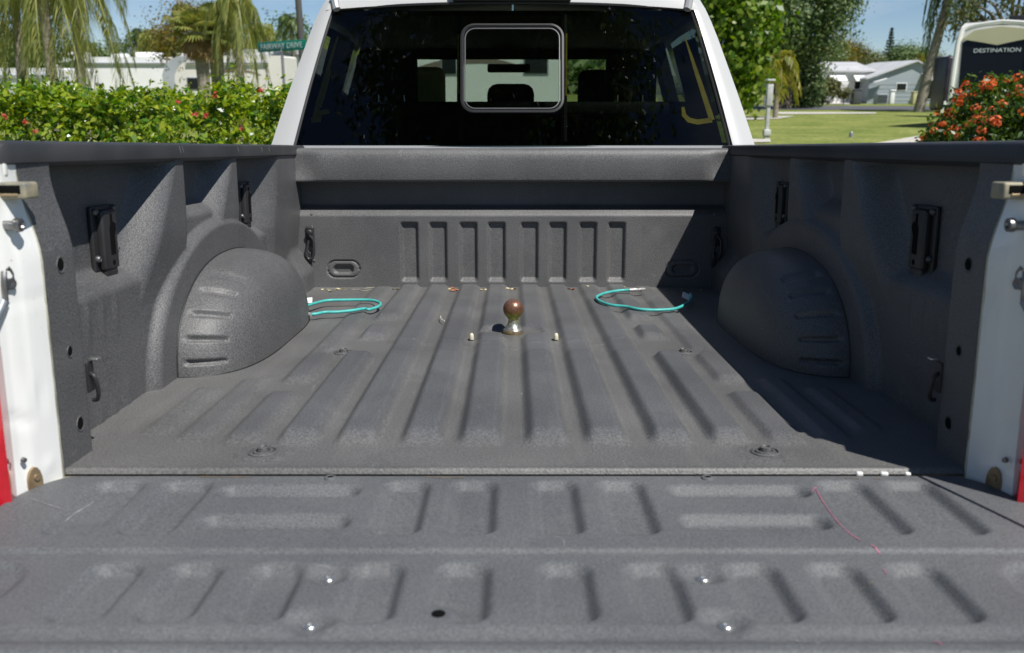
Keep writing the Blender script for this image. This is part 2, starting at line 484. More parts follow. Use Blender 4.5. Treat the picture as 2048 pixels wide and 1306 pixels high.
# =================================================================== GROUND AND ROADS
MAT['lawn'] = mat('lawn_grass', (0.130, 0.170, 0.034), (0.235, 0.255, 0.070), vscale=0.55, rough=0.9, bump=0.7, bscale=12, bdist=0.06, detail=8, grain=0.35, gscale=6, spec=0.2, streaks=(((.25, .6, 1), 1.0, (0.27, 0.24, 0.09), .54, .72, .6, 6), ((.6, 1.5, 1), 1.0, (0.07, 0.12, 0.018), .56, .7, .6, 5)))
MAT['asphalt'] = mat('asphalt', (0.075, 0.078, 0.085), (0.11, 0.11, 0.115), vscale=1.2, rough=0.85, detail=7, bump=0.3, bscale=60, grain=0.2, gscale=40)
MAT['concrete'] = mat('concrete', (0.46, 0.43, 0.37), (0.56, 0.53, 0.47), vscale=1.5, rough=0.85, detail=7, bump=0.2, bscale=40)

xs = np.concatenate([np.linspace(-900, -40, 25), np.linspace(-38, 60, 99), np.linspace(62, 900, 25)])
ys = np.concatenate([np.linspace(-300, -12, 15), np.linspace(-11, 60, 143), np.linspace(62, 1500, 40)])
GX, GY = np.meshgrid(xs, ys, indexing='ij')
o = grid_obj('ground', np.stack([GX, GY, ground_z(GX, GY) - 0.01], -1), 'lawn'); o['kind'] = 'structure'

def sheet(name, poly, z, material, nx=1):
    """flat ground sheet following the terrain: poly is 4 corners, subdivided"""
    p = [Vector((*q, 0)) for q in poly]
    n = 24
    P = np.zeros((n, n, 3))
    for i in range(n):
        for j in range(n):
            u, v = i / (n - 1), j / (n - 1)
            q = (p[0] * (1 - u) + p[1] * u) * (1 - v) + (p[3] * (1 - u) + p[2] * u) * v
            P[i, j] = (q.x, q.y, gz(q.x, q.y) + z)
    o = grid_obj(name, P, material); o['kind'] = 'structure'
    return o

sheet('driveway', [(-2.2, -9), (2.2, -9), (2.2, 15.5), (-2.2, 15.5)], 0.012, 'concrete')
def gpt(px, py): p = WP(px, py, Z=0.014); return (p.x, p.y)
sheet('road', [(-60, 16.0), (60, 16.0), (60, 23.6), (-60, 23.6)], 0.008, 'asphalt')
sheet('road', [(-90, 70.0), (90, 49.0), (90, 57.0), (-90, 88.0)], 0.008, 'asphalt')
sheet('pavement', [gpt(1742, 289), gpt(1905, 291), gpt(1895, 274), gpt(1835, 272.5)], 0.016, 'concrete')
sheet('pavement', [gpt(1470, 241), gpt(1560, 237.5), gpt(1590, 232), gpt(1470, 234)], 0.012, 'concrete')
sheet('pavement', [gpt(1560, 228.5), gpt(1752, 227.5), gpt(1752, 225), gpt(1545, 224)], 0.012, 'concrete')
sheet('pavement', [gpt(1552, 206), gpt(1700, 209), gpt(1740, 203), gpt(1560, 197)], 0.016, 'concrete')
sheet('pavement', [gpt(1490, 286), gpt(1541, 285), gpt(1541, 279), gpt(1490, 279)], 0.018, 'concrete')

# =================================================================== THE TRUCK
truck = empty('pickup_truck', M)
tag(truck, 'white pickup truck with grey lined open cargo bed and lowered tailgate', 'pickup truck')

# ---------------- bed floor
YR, YF = 1.452, 3.56
def floor_z(X, Y):
    X = np.asarray(X, float); Y = np.asarray(Y, float)
    A = np.abs(X)
    def pan(c, hw, segs, h):
        prof = ss(hw + 0.012, hw - 0.012, np.abs(A - c))
        z = 0
        for (a, b) in segs:
            z = np.maximum(z, ss(a - 0.028, a + 0.036, Y) * ss(b + 0.016, b - 0.016, Y))
        return prof * z * h
    hh = 0.0205 * (1 - 0.22 * ss(2.29, 2.33, Y)) * (1 - 0.25 * ss(3.13, 3.16, Y))
    z = pan(0.063, 0.035, [(1.60, 3.60)], hh)
    z = z + pan(0.172, 0.034, [(1.60, 3.60)], hh)
    z = z + pan(0.294, 0.034, [(1.60, 3.60)], hh)
    z = z + pan(0.404, 0.033, [(1.60, 2.30), (2.52, 2.68), (2.82, 3.60)], hh)
    z = z + pan(0.508, 0.030, [(1.60, 1.93), (2.04, 3.50)], hh * 0.6)
    z = z + pan(0.606, 0.026, [(1.62, 2.06)], hh * 0.4)
    z = z + pan(0.690, 0.024, [(1.66, 1.98)], hh * 0.3)
    # flat pad round the hitch ball and diagonal notches
    r = np.sqrt((X / 0.10) ** 2 + ((Y - 2.60) / 0.075) ** 2)
    z = z * ss(0.82, 1.08, r)
    z = z + 0.003 * ss(0.03, 0.0, np.abs(Y - 2.42 - 0.25 * (A - 0.1)) ) * (A < 0.35)
    # round bolt pads
    for bx, by in ((0.452, 2.335), (0.449, 1.535)):
        rr = np.sqrt((A - bx) ** 2 + (Y - by) ** 2)
        z = z * (1 - ss(0.06, 0.035, rr)) + 0.003 * ss(0.06, 0.035, rr)
    # rear lip
    z = z + 0.002 * ss(1.475, 1.46, Y) - 0.009 * ss(1.457, 1.452, Y)
    return z
fx = np.linspace(-0.90, 0.90, 401); fy = np.concatenate([np.linspace(1.452, 1.47, 10), np.linspace(1.474, YF, 290)])
FX, FY = np.meshgrid(fx, fy, indexing='ij')
lim = 0.766 + 0.12 * ss(1.54, 1.60, FY)
FXX = FX / 0.90 * np.minimum(0.90, lim)
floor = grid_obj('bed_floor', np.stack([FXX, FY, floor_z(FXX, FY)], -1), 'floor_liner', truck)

def fz(x, y): return float(floor_z(x, y))

for bx, by in ((-0.452, 2.335), (0.452, 2.335), (-0.449, 1.535), (0.449, 1.535)):
    b_ = MB()
    b_.lathe([(0.026, 0), (0.026, 0.0025), (0.0225, 0.004), (0.0215, 0.001), (0.0185, 0.001), (0.0175, 0.0045), (0.013, 0.005),
              (0.012, 0.002), (0.0105, 0.002), (0.0100, 0.011), (0.0075, 0.012), (0.006, 0.009), (0.001, 0.008)], 24)
    b_.build('floor_bolt', 'liner', floor, Matrix.Translation((bx, by, fz(bx, by) - 0.0005)))
for px_ in (-0.119, 0.122):
    b_ = MB()
    b_.lathe([(0.0065, 0.0), (0.0065, 0.012), (0.0055, 0.019), (0.0025, 0.022), (0.0005, 0.0222)], 12)
    b_.build('chain_pin', 'pin', floor, Matrix.Translation((px_, 2.512, fz(px_, 2.512) - 0.002)))
    MB().lathe([(0.010, 0), (0.010, 0.0012), (0.0005, 0.0014)], 14).build('pin_socket', 'hole', floor, Matrix.Translation((px_ - 0.004, 2.510, fz(px_, 2.512) + 0.0002)))

# rear sill under the floor lip
s_ = MB(); s_.box((0, 1.444, -0.0215), (1.60, 0.05, 0.02), bev=0.004)
s_.build('rear_sill', 'cream', truck)

# ---------------- side walls
def lip_x(Y): return 0.787 + 0.016 * (np.asarray(Y, float) - 1.43)
def wall_x(Y, Z):
    Y = np.asarray(Y, float); Z = np.asarray(Z, float)
    zl = 0.285 + 0.115 * ss(2.00, 2.10, Y) * ss(2.80, 2.70, Y)
    b = 0.64 * ss(zl + 0.014, zl - 0.040, Z)
    w1 = 0.055 + np.clip(0.5 - Z, 0, 0.3) * 0.75
    p1 = ss(2.185 - w1 - 0.050, 2.185 - w1 + 0.060, Y) * ss(2.272, 2.236, Y)
    w2 = 0.045 + np.clip(0.5 - Z, 0, 0.3) * 0.75
    p2 = ss(2.64 - w2 - 0.050, 2.64 - w2 + 0.060, Y) * ss(2.73, 2.695, Y)
    fr = ss(3.02, 3.20, Y - np.clip(0.5 - Z, 0, 0.3) * 0.0 + np.clip(0.47 - Z, 0, 0.2) * 0.35)
    fade = 0.66 + 0.34 * ss(0.15, 0.37, Z)
    b = np.maximum(b, 0.93 * p1 * fade); b = np.maximum(b, 0.93 * p2 * fade); b = np.maximum(b, 0.95 * fr * (0.8 + 0.2 * ss(0.1, 0.3, Z)))
    r = np.sqrt(((Y - 2.53) / 0.615) ** 2 + (Z / 0.372) ** 2)
    b = np.maximum(b, 1.0 * ss(1.0, 0.885, r))
    X = lip_x(Y) + 0.003 + 0.074 * (1 - b)
    for yc in (1.70, 1.765, 1.83):                       # three faint darts below the ledge
        X = X - 0.0045 * np.exp(-((Y - yc) / 0.011) ** 2) * ss(0.13, 0.22, Z) * ss(0.252, 0.215, Z)
        X = X - 0.003 * np.exp(-((Y - yc - 0.02) / 0.02) ** 2) * ss(0.07, 0.0, Z)
    X = X - 0.060 * ss(3.22, 3.40, Y) * ss(0.17, 0.06, Z + 0.4 * np.clip(3.36 - Y, 0, 1))
    pil = ss(1.582, 1.556, Y)
    Xp = 0.764 + 0.028 * ss(0.355, 0.50, Z)
    return X * (1 - pil) + Xp * pil
wy = np.concatenate([np.linspace(1.452, 1.60, 40), np.linspace(1.605, 3.56, 330)])
wz = np.linspace(-0.012, 0.522, 96)
WY, WZ = np.meshgrid(wy, wz, indexing='ij')
WX = wall_x(WY, WZ)
side = {}
for s in (-1, 1):
    o = grid_obj('bed_side_wall', np.stack([s * WX, WY, WZ], -1), 'liner', truck, flip=(s > 0))
    o['label'] = 'sunlit left inner bed wall with jagged shadow' if s < 0 else 'shaded right inner bed wall'
    side[s] = o
def wx(y, z): return float(wall_x(y, z))

# wheel houses
def wx(y, z): return float(wall_x(y, z))
def wheelhouse(s):
    nth, nph = 300, 72
    th = np.linspace(0, math.pi, nth); ph = np.linspace(0, math.pi / 2, nph)
    TH, PH = np.meshgrid(th, ph, indexing='ij')
    n_, m_ = 2.3, 3.5
    fxv = np.sin(PH) ** (2 / m_); sc = np.cos(PH) ** (2 / m_)
    Yp = -np.sign(np.cos(TH)) * np.abs(np.cos(TH)) ** (2 / n_) * 0.452
    Zp = np.abs(np.sin(TH)) ** (2 / n_) * 0.258
    # grooves pressed into the tail side
    dep = np.zeros_like(TH)
    for zc, w in ((0.040, 0.9), (0.095, 0.9), (0.150, 0.8), (0.196, 0.7), (0.228, .5)):
        near = (Yp < 0)
        g = np.exp(-((Zp - zc) / 0.006) ** 4) * ss(0.32, 0.36, fxv) * ss(0.74, 0.70, fxv) * near
        dep = np.maximum(dep, g * 0.011 * w)
    X = 0.855 - (0.855 - 0.636) * fxv
    nrm = np.sqrt((Yp / 0.445 ** 2) ** 2 + (Zp / 0.258 ** 2) ** 2) + 1e-6
    Y = 2.53 + Yp * sc - dep * (Yp / 0.445 ** 2) / nrm
    Z = Zp * sc - dep * (Zp / 0.258 ** 2) / nrm - 0.004
    # flat strip joining the crown to the wall
    o = grid_obj('wheel_housing', np.stack([s * X, Y, Z], -1), 'liner', truck, flip=(s < 0))
    fq = (0.855 - 0.802) / (0.855 - 0.636); ph_ = math.asin(fq ** (m_ / 2)); sc_ = math.cos(ph_) ** (2 / m_)
    arc = []
    for a in np.linspace(0.02, math.pi - 0.02, 60):
        yy_ = 2.53 - math.copysign(abs(math.cos(a)) ** (2 / n_), math.cos(a)) * 0.452 * sc_; zz_ = abs(math.sin(a)) ** (2 / n_) * 0.258 * sc_ - 0.004
        arc.append((s * (wx(yy_, max(zz_, 0)) - 0.0005), yy_, zz_))
    mb = MB(); mb.tube(arc, 0.0028, 6)
    rim_ = [(s * (0.855 - 0.219 * math.sin(p_) ** (2 / m_)), 2.53 - 0.452 * math.cos(p_) ** (2 / m_)) for p_ in np.linspace(ph_, math.pi / 2 - 0.12, 40)]
    rim_ = rim_ + [(x_, 5.06 - y_) for x_, y_ in rim_[::-1]]
    mb.tube([(x_, y_, fz(x_, y_) + 0.0005) for x_, y_ in rim_], 0.0022, 6)
    mb.build('housing_seam', 'seal', o)
    return o
for s in (-1, 1): wheelhouse(s)

# rails
for s in (-1, 1):
    prof = [(0.0, 0.514), (0.0, 0.542), (0.004, 0.5465), (0.012, 0.548), (0.10, 0.550), (0.185, 0.548), (0.200, 0.538), (0.203, 0.500), (0.19, 0.495), (0.03, 0.505), (0.012, 0.506)]
    yy = np.concatenate([np.linspace(1.405, 1.43, 5), np.linspace(1.44, 3.615, 40)])
    P = np.zeros((len(yy), len(prof) + 1, 3))
    for i, y in enumerate(yy):
        for j in range(len(prof) + 1):
            a, z = prof[j % len(prof)]
            e_ = 0.010 * max(0, (1.43 - y) / 0.025) ** 2
            a2 = min(max(a, e_), 0.203 - e_)
            P[i, j] = (s * (float(lip_x(y)) * (1 - a / 0.203) + (0.992) * (a / 0.203) + (e_ if a < 0.1 else -e_)), y, z - (e_ if z > 0.53 else 0))
    mb = MB(); mb.grid(P)
    n_ = len(prof) + 1
    mb.f.append(tuple(range(n_ - 1))); mb.m.append(0); mb.sm.append(False)
    mb.f.append(tuple((len(yy) - 1) * n_ + k for k in range(n_ - 1))); mb.m.append(0); mb.sm.append(False)
    mb.build('bed_rail', 'rail', truck)

# scuffs on the left rail
for px_ in (358, 364, 480, 530, 545):
    p = TP(px_, 300, X=-lip_x(2.3) )
    y0 = p.y
    mb = MB(); x0 = -float(lip_x(y0)) + 0.0006
    mb.tube([(x0, y0 - 0.004, 0.541), (x0, y0, 0.534), (x0, y0 + 0.006, 0.524)], [0.0006, 0.0012, 0.0004], 5)
    mb.build('rail_scuff', 'pale_mark', truck)

# ---------------- front wall of the bed
def front_y(X, Z):
    X = np.asarray(X, float); Z = np.asarray(Z, float); A = np.abs(X)
    panel = ss(0.312, 0.276, Z) + 0 * A
    pl = ss(0.322, 0.300, Z)
    Y = 3.560 - 0.030 * pl - 0.022 * panel
    for c in (0.064, 0.174, 0.292, 0.404):
        sl = ss(0.0375, 0.0235, np.abs(A - c)) * ss(0.018, 0.040, Z) * ss(0.258, 0.245, Z)
        Y = Y + 0.015 * sl
    # oval plug seats
    dx = np.clip(np.abs(A - 0.665) - 0.030, 0, None)
    rr = np.sqrt(dx ** 2 + (Z - 0.072) ** 2)
    Y = Y + 0.006 * ss(0.0365, 0.0345, rr) * ss(0.0285, 0.0305, rr)
    dx2 = np.clip(np.abs(A - 0.665) - 0.022, 0, None); r2 = np.sqrt(dx2 ** 2 + (Z - 0.072) ** 2)
    Y = Y + 0.012 * ss(0.0185, 0.0155, r2)
    return Y
gx = np.linspace(-0.86, 0.86, 431); gzv = np.linspace(-0.012, 0.44, 150)
QX, QZ = np.meshgrid(gx, gzv, indexing='ij')
fwall = grid_obj('bed_front_wall', np.stack([QX, front_y(QX, QZ), QZ], -1), 'liner', truck)
# overhanging header
hp = [(3.60, 0.536), (3.500, 0.5375), (3.478, 0.534), (3.470, 0.527), (3.462, 0.510), (3.4605, 0.49), (3.459, 0.422), (3.462, 0.414), (3.470, 0.411), (3.56, 0.411), (3.60, 0.42)]
hx = np.linspace(-0.828, 0.828, 60)
P = np.zeros((len(hx), len(hp), 3))
for i, x in enumerate(hx):
    inn = float(ss(0.765, 0.745, abs(x)))
    for j, (y, z) in enumerate(hp):
        P[i, j] = (x, y + (0.010 * (1 - inn) if 0.42 < z < 0.515 and y < 3.47 else 0), z)
header = grid_obj('front_header', P, 'liner', truck)
for s in (-1, 1):       # tie-down hooks on the front wall, rivets
    c = TP(1024 + s * 404, 495, Y=3.52)
    mb = MB()
    mb.box((0, 0, 0.045), (0.034, 0.012, 0.075), bev=0.006)
    mb.lathe([(0.012, 0), (0.012, 0.010), (0.008, 0.013), (0.0005, 0.013)], 12, (0, -0.006, 0.060), (0, -1, 0))
    loop = [(0.0, -0.014, 0.050), (0.016, -0.018, 0.030), (0.017, -0.020, -0.010), (0.010, -0.020, -0.036), (-0.006, -0.020, -0.040), (-0.012, -0.018, -0.020), (-0.008, -0.014, 0.010), (-0.004, -0.010, 0.030)]
    mb.tube(smooth_path(loop, 4), 0.0055, 8)
    mb.box((-0.006, -0.003, -0.045), (0.02, 0.012, 0.06), bev=0.004)
    mb.build('tie_down_hook', 'black', fwall, Matrix.Translation((s * 0.790, 3.506, c.z)))
    for rx, rz in ((0.782, 0.285), (0.782, 0.238), (0.778, 0.105)):
        MB().lathe([(0.005, 0), (0.0045, 0.002), (0.002, 0.0035), (0.0003, 0.0036)], 10, (0, 0, 0), (0, -1, 0)).build(
            'rivet', 'bolt', fwall, Matrix.Translation((s * rx, float(front_y(s * rx, rz)) - 0.0002, rz)))

# wall brackets (two each side)
def bracket(s, yc, zc, w, h):
    mb = MB()
    # local: X = inboard, Y along bed, Z up
    mb.box((0.005, 0, 0), (0.010, w, h), bev=0.003)
    mb.box((0.016, -0.004, -0.003), (0.018, w * 0.60, h * 0.93), bev=0.006)
    mb.box((0.013, -0.004, -h / 2 - 0.005), (0.018, w * 0.5, 0.018), bev=0.004)
    mb.mi = 1
    mb.prism([(-0.010, -0.035), (0.012, -0.035), (0.012, 0.005), (0.020, 0.016), (0.020, 0.028), (0.006, 0.034), (0.006, 0.05), (-0.004, 0.05), (-0.004, 0.03), (-0.010, 0.02)], 'x', 0.0252, 0.0258)
    mb.lathe([(0.006, 0), (0.006, 0.0006), (0.0002, 0.0007)], 12, (0.0252, 0.0, -0.052), (1, 0, 0))
    mb.mi = 2
    for by, bz in ((-0.4, 0.42), (0.42, 0.44), (-0.42, -0.30), (0.42, -0.22)):
        mb.lathe([(0.0075, 0), (0.0075, 0.005), (0.005, 0.008), (0.003, 0.006), (0.0003, 0.006)], 10, (0.010, by * w, bz * h), (1, 0, 0))
    x = wx(yc, zc)
    mtx = Matrix.Translation((s * (x - 0.001), yc, zc)) @ Matrix.Diagonal((-s, 1, 1, 1))
    o = mb.build('mounting_bracket', ['black', 'hole', 'bolt'], side[s])
    o.data.transform(mtx)
    if s > 0: o.data.flip_normals()
for s in (-1, 1):
    bracket(s, 1.895, 0.352, 0.108, 0.135)
    bracket(s, 2.965, 0.362, 0.105, 0.135)
    for y_, z_, rr in ((1.505, 0.345, 0.0105), (1.508, 0.195, 0.008), (1.520, 0.062, 0.0105)):
        x = wx(y_, z_)
        MB().lathe([(rr, 0), (rr, 0.0008), (0.0003, 0.001)], 16, (0, 0, 0), (-s, 0, 0)).build('wall_hole', 'hole', side[s], Matrix.Translation((s * (x - 0.0004), y_, z_)))
        MB().lathe([(rr * 1.35, -0.001), (rr * 1.30, 0.0012), (rr * 1.02, 0.0002)], 18, (0, 0, 0), (-s, 0, 0)).build('hole_rim', 'liner', side[s], Matrix.Translation((s * (x - 0.0001), y_ + 0.0015, z_ - 0.001)))
    # low tie-down cleat by the rear pillar
    mb = MB()
    mb.box((0, 0, 0.02), (0.006, 0.03, 0.07), bev=0.002)
    lp = [(0, -0.004, 0.03), (0.014, -0.008, 0.02), (0.018, -0.004, -0.012), (0.012, 0.002, -0.034), (0, 0.004, -0.036)]
    mb.tube(smooth_path([(-s * a, b_, c_) for a, b_, c_ in lp], 5), 0.005, 8)
    mb.mi = 1
    mb.box((-s * 0.012, 0.004, 0.062), (0.022, 0.020, 0.004), bev=0.001)
    mb.build('tie_down_cleat', ['black', 'zinc'], side[s], Matrix.Translation((s * 0.7625, 1.570, 0.118)) @ Matrix.Scale(0.78, 4))

# ---------------- jambs, tail lamps, body sides
for s in (-1, 1):
    zz = np.linspace(-0.07, 0.512, 60); tt = np.linspace(0, 1, 12)
    ZZ, TT = np.meshgrid(zz, tt, indexing='ij')
    xin = 0.7645 + 0.028 * ss(0.355, 0.50, ZZ)
    xout = 0.7905 + 0 * ZZ
    XX = xin * (1 - TT) + xout * TT
    YY = 1.452 - 0.102 * TT ** 0.92
    # pressed swages in the sheet metal
    sw = np.exp(-((ZZ - 0.075 - 0.05 * TT) / 0.008) ** 2) * ss(0.45, 0.6, TT) * 0.004
    sw = sw + 0.006 * ss(0.60, 0.72, TT) * ss(-.02, .06, ZZ) - 0.003 * np.exp(-(((ZZ - 0.022) / 0.010) ** 2 + ((TT - 0.30) / 0.10) ** 2)) + 0.003 * np.exp(-(((ZZ - 0.14) / 0.03) ** 2 + ((TT - 0.3) / 0.06) ** 2)) + np.exp(-((ZZ - 0.30) / 0.006) ** 2) * 0.002 + 0.004 * np.exp(-((TT - 0.55) / 0.06) ** 2) * ss(0.1, 0.2, ZZ)
    jamb = grid_obj('rear_jamb', np.stack([s * (XX + sw), YY, ZZ], -1), 'white', truck, flip=(s < 0))
    jamb['label'] = 'sunlit white left jamb' if s < 0 else 'shaded white right jamb'
    ax = Vector((-s * 0.93, -0.36, 0)).normalized()
    sb_ = MB(); sb_.tube([(s * (0.7645 + 0.028 * float(ss(0.355, 0.50, z_)) + 0.0015), 1.4495, z_) for z_ in np.linspace(-0.05, 0.50, 24)], [0.0022 + 0.0008 * random.random() for _ in range(24)], 6)
    sb_.build('seam_bead', 'cream', jamb)
    def on(t_, z_): return Vector((s * (0.7645 * (1 - t_) + 0.7905 * t_), 1.452 - 0.102 * t_ ** 0.92, z_))
    # striker pin
    mb = MB(); p = Vector((s * 0.806, 1.395, 0.420))
    mb.tube([p + Vector((s * 0.012, 0, 0)), p + Vector((-s * 0.038, 0, -0.001))], 0.0075, 14)
    mb.lathe([(0.0105, 0), (0.0115, 0.003), (0.0105, 0.010), (0.006, 0.011), (0.004, 0.007), (0.0003, 0.007)], 14, p + Vector((-s * 0.034, 0, 0)), (-s, 0, 0))
    mb.lathe([(0.022, 0), (0.022, 0.006), (0.010, 0.010), (0.0075, 0.012)], 16, p + Vector((s * 0.010, 0, 0)), (-s, 0, 0))
    mb.build('striker_pin', 'steel', jamb)
    # latch block
    mb = MB(); p = Vector((s * 0.783, 1.418, 0.472))
    mb.box(p, (0.062, 0.040, 0.026), bev=0.004)
    mb.box(p + Vector((s * 0.03, -0.004, 0.0)), (0.04, 0.05, 0.020), bev=0.004)
    mb.mi = 1; mb.box(p + Vector((-s * 0.006, -0.0195, 0.002)), (0.034, 0.003, 0.013), bev=0.001)
    mb.mi = 2; mb.box(p + Vector((-s * 0.004, -0.0205, -0.006)), (0.030, 0.003, 0.004), bev=0.001)
    mb.build('latch_block', ['bumper_block', 'hole', 'bronze'], jamb)
    mb = MB(); p = Vector((s * 0.800, 1.420, 0.515))
    mb.box(p, (0.020, 0.014, 0.045), bev=0.005)
    mb.lathe([(0.007, 0), (0.006, 0.004), (0.0003, 0.0045)], 10, p + Vector((0, -0.007, 0.0)), (0, -1, 0))
    mb.build('corner_tab', 'white', jamb)
    # cable anchor and cable down to the tailgate
    mb = MB(); p = Vector((s * 0.790, 1.385, 0.330))
    mb.lathe([(0.015, 0), (0.015, 0.004), (0.009, 0.006), (0.009, 0.012), (0.004, 0.012), (0.0003, 0.010)], 14, p, ax)
    loop = [p + Vector((-s * 0.004, -0.010, 0.020)), p + Vector((-s * 0.006, -0.016, 0.004)), p + Vector((-s * 0.004, -0.014, -0.022)), p + Vector((0, -0.012, -0.030)), p + Vector((0, 0.006, -0.012)), p + Vector((-s * 0.004, 0.010, 0.010)), p + Vector((-s * 0.004, -0.002, 0.026))]
    mb.tube(smooth_path(loop, 4), 0.0045, 8)
    mb.build('cable_anchor', 'steel', jamb)
    mb = MB()
    a_, b2 = p + Vector((0, -0.012, -0.026)), Vector((s * 0.800, 1.02, -0.006))
    mb.tube([a_, a_.lerp(b2, 0.13)], [0.0085, 0.0065], 10)
    mb.tube([a_.lerp(b2, 0.12), a_.lerp(b2, 0.5) + Vector((0, 0, -0.004)), b2], 0.004, 8)
    mb.build('tailgate_cable', 'cable', truck)
    # hinge plate and screws
    mb = MB(); p = on(0.62, 0.0)
    q = Vector((0, 0, 1)).rotation_difference(ax)
    mb.prism([(0.014 * math.cos(k / 16 * 2 * math.pi), 0.030 * math.sin(k / 16 * 2 * math.pi)) for k in range(16)], 'x', -0.003, 0.004)
    mb.lathe([(0.006, 0), (0.005, 0.003), (0.0003, 0.0032)], 10, (0.004, 0.002, 0.012), (1, 0, 0))
    rot = ax.to_track_quat('X', 'Z').to_matrix().to_4x4()
    mb.build('hinge_plate', 'bronze', jamb, Matrix.Translation(p) @ rot)
    for t_, z_ in ((0.80, 0.048),):
        MB().lathe([(0.0048, 0), (0.004, 0.005), (0.0003, 0.006)], 10, on(t_, z_), ax).build('jamb_screw', 'steel', jamb)
    # tail lamp
    mb = MB()
    mb.prism([(s * 0.791, 1.352), (s * 0.783, 1.322), (s * 0.830, 1.300), (s * 0.93, 1.300), (s * 0.985, 1.340), (s * 0.985, 1.50), (s * 0.83, 1.44)], 'z', -0.06, 0.235)
    mb.mi = 1
    mb.prism([(s * 0.791, 1.352), (s * 0.785, 1.326), (s * 0.830, 1.305), (s * 0.93, 1.304), (s * 0.983, 1.343), (s * 0.983, 1.49), (s * 0.83, 1.43)], 'z', 0.237, 0.40)
    mb.build('tail_lamp', ['red_lens', 'white'], truck)
    # outer bed side with wheel arch
    pts = [(1.36, 0.494), (1.36, -0.38), (1.95, -0.36)]
    pts += [(2.53 - 0.50 * math.cos(a), -0.40 + 0.52 * math.sin(a)) for a in np.linspace(0.08, math.pi - 0.08, 18)]
    pts += [(3.10, -0.36), (3.60, -0.36), (3.60, 0.494)]
    mb = MB(); mb.prism(pts, 'x', s * 0.955, s * 1.0)
    mb.build('bed_side_panel', 'white', truck)

# ---------------- tailgate
tg = empty('tailgate', Matrix.Identity(4)); tg.parent = truck
TZ = -0.004
def tail_z(X, Y):
    X = np.asarray(X, float); Y = np.asarray(Y, float); A = np.abs(X)
    z = np.full(np.broadcast(X, Y).shape, 0.0)
    def pocket(xc, hw, y0, y1, d, rd=0.024):
        # rounded rectangle signed distance
        yc, hy = (y0 + y1) / 2, (y1 - y0) / 2
        qx = np.abs(A - xc) - (hw - rd); qy = np.abs(Y - yc) - (hy - rd)
        sdv = np.sqrt(np.clip(qx, 0, None) ** 2 + np.clip(qy, 0, None) ** 2) + np.minimum(np.maximum(qx, qy), 0) - rd
        return -d * ss(0.006, -0.013, sdv)
    for c in (0.065, 0.174): z = z + pocket(c, 0.036, 1.205, 1.412, 0.0145)
    for c in (0.535, 0.645): z = z + pocket(c, 0.040, 1.205, 1.412, 0.0145)
    z = z + pocket(0.362, 0.112, 1.345, 1.392, 0.0145, 0.022) + pocket(0.355, 0.110, 1.222, 1.272, 0.0145, 0.022)
    for c in (0.066, 0.180, 0.312, 0.420, 0.526): z = z + pocket(c, 0.034, 0.972, 1.122, 0.0145)
    z = z + pocket(0.712, 0.075, 1.00, 1.125, 0.008, 0.05)
    hp_ = TP(877, 1227, Z=TZ - .0045)
    z = z * ss(0.018, 0.034, np.sqrt((X - hp_.x) ** 2 + (Y - hp_.y) ** 2))
    for c in (0.245,):
        for yy_ in (1.094, 0.975):
            rr = np.sqrt(((A - c) / 1.2) ** 2 + (Y - yy_) ** 2)
            z = z - 0.010 * ss(0.034, 0.008, rr)
    z = z - 0.0055 * ss(1.157, 1.151, Y) - 0.006 * ss(0.965, 0.94, Y) + 0.008 * ss(0.94, 0.915, Y)
    return z + TZ
def tg_lim(Y):
    return np.where(Y > 1.30, 0.728 + 0.064 * np.sqrt(np.clip(1 - ((Y - 1.30) / 0.1355) ** 2, 0, 1)), 0.792)
tu = np.linspace(-1, 1, 381); ty = np.concatenate([np.linspace(0.905, 1.40, 150), np.linspace(1.403, 1.4350, 14)])
TU, TY = np.meshgrid(tu, ty, indexing='ij')
TX = TU * tg_lim(TY)
TZZ = tail_z(TX, TY)
P = np.stack([TX, TY, TZZ], -1)
# roll the near edge and the sides over
near = []
for k, (dy, dz) in enumerate([(-0.012, -0.045), (-0.010, -0.016), (-0.006, -0.006)]):
    row = P[:, :1].copy(); row[..., 1] += dy; row[..., 2] += dz; near.append(row)
far = []
for k, (dy, dz) in enumerate([(0.004, -0.004), (0.006, -0.02), (0.006, -0.06)]):
    row = P[:, -1:].copy(); row[..., 1] += dy; row[..., 2] += dz; far.append(row)
P = np.concatenate(near + [P] + far, axis=1)
lft = []
for dx, dz in [(0.006, -0.05), (0.006, -0.012), (0.003, -0.003)]:
    row = P[:1].copy(); row[..., 0] -= dx; row[..., 2] += dz; lft.append(row)
rgt = []
for dx, dz in [(0.003, -0.003), (0.006, -0.012), (0.006, -0.05)]:
    row = P[-1:].copy(); row[..., 0] += dx; row[..., 2] += dz; rgt.append(row)
P = np.concatenate(lft + [P] + rgt, axis=0)
grid_obj('tailgate_liner', P, 'tail_liner', tg)
mb = MB()
ol = [(0.790 * u, 0.897) for u in (-1, 1)] + [(float(tg_lim(y)), y) for y in np.linspace(1.30, 1.436, 10)] + [(-float(tg_lim(y)), y) for y in np.linspace(1.436, 1.30, 10)]
mb.prism(ol, 'z', -0.105, -0.048)
mb.build('tailgate_shell', 'white', tg)
mb = MB(); mb.box((0, 0.8925, -0.072), (1.56, 0.010, 0.034), bev=0.004); mb.build('tailgate_trim', 'alu', tg)
mb = MB(); mb.box((0.425, 0.888, -0.050), (0.035, 0.016, 0.03), bev=0.004); mb.build('tailgate_latch', 'hole', tg)
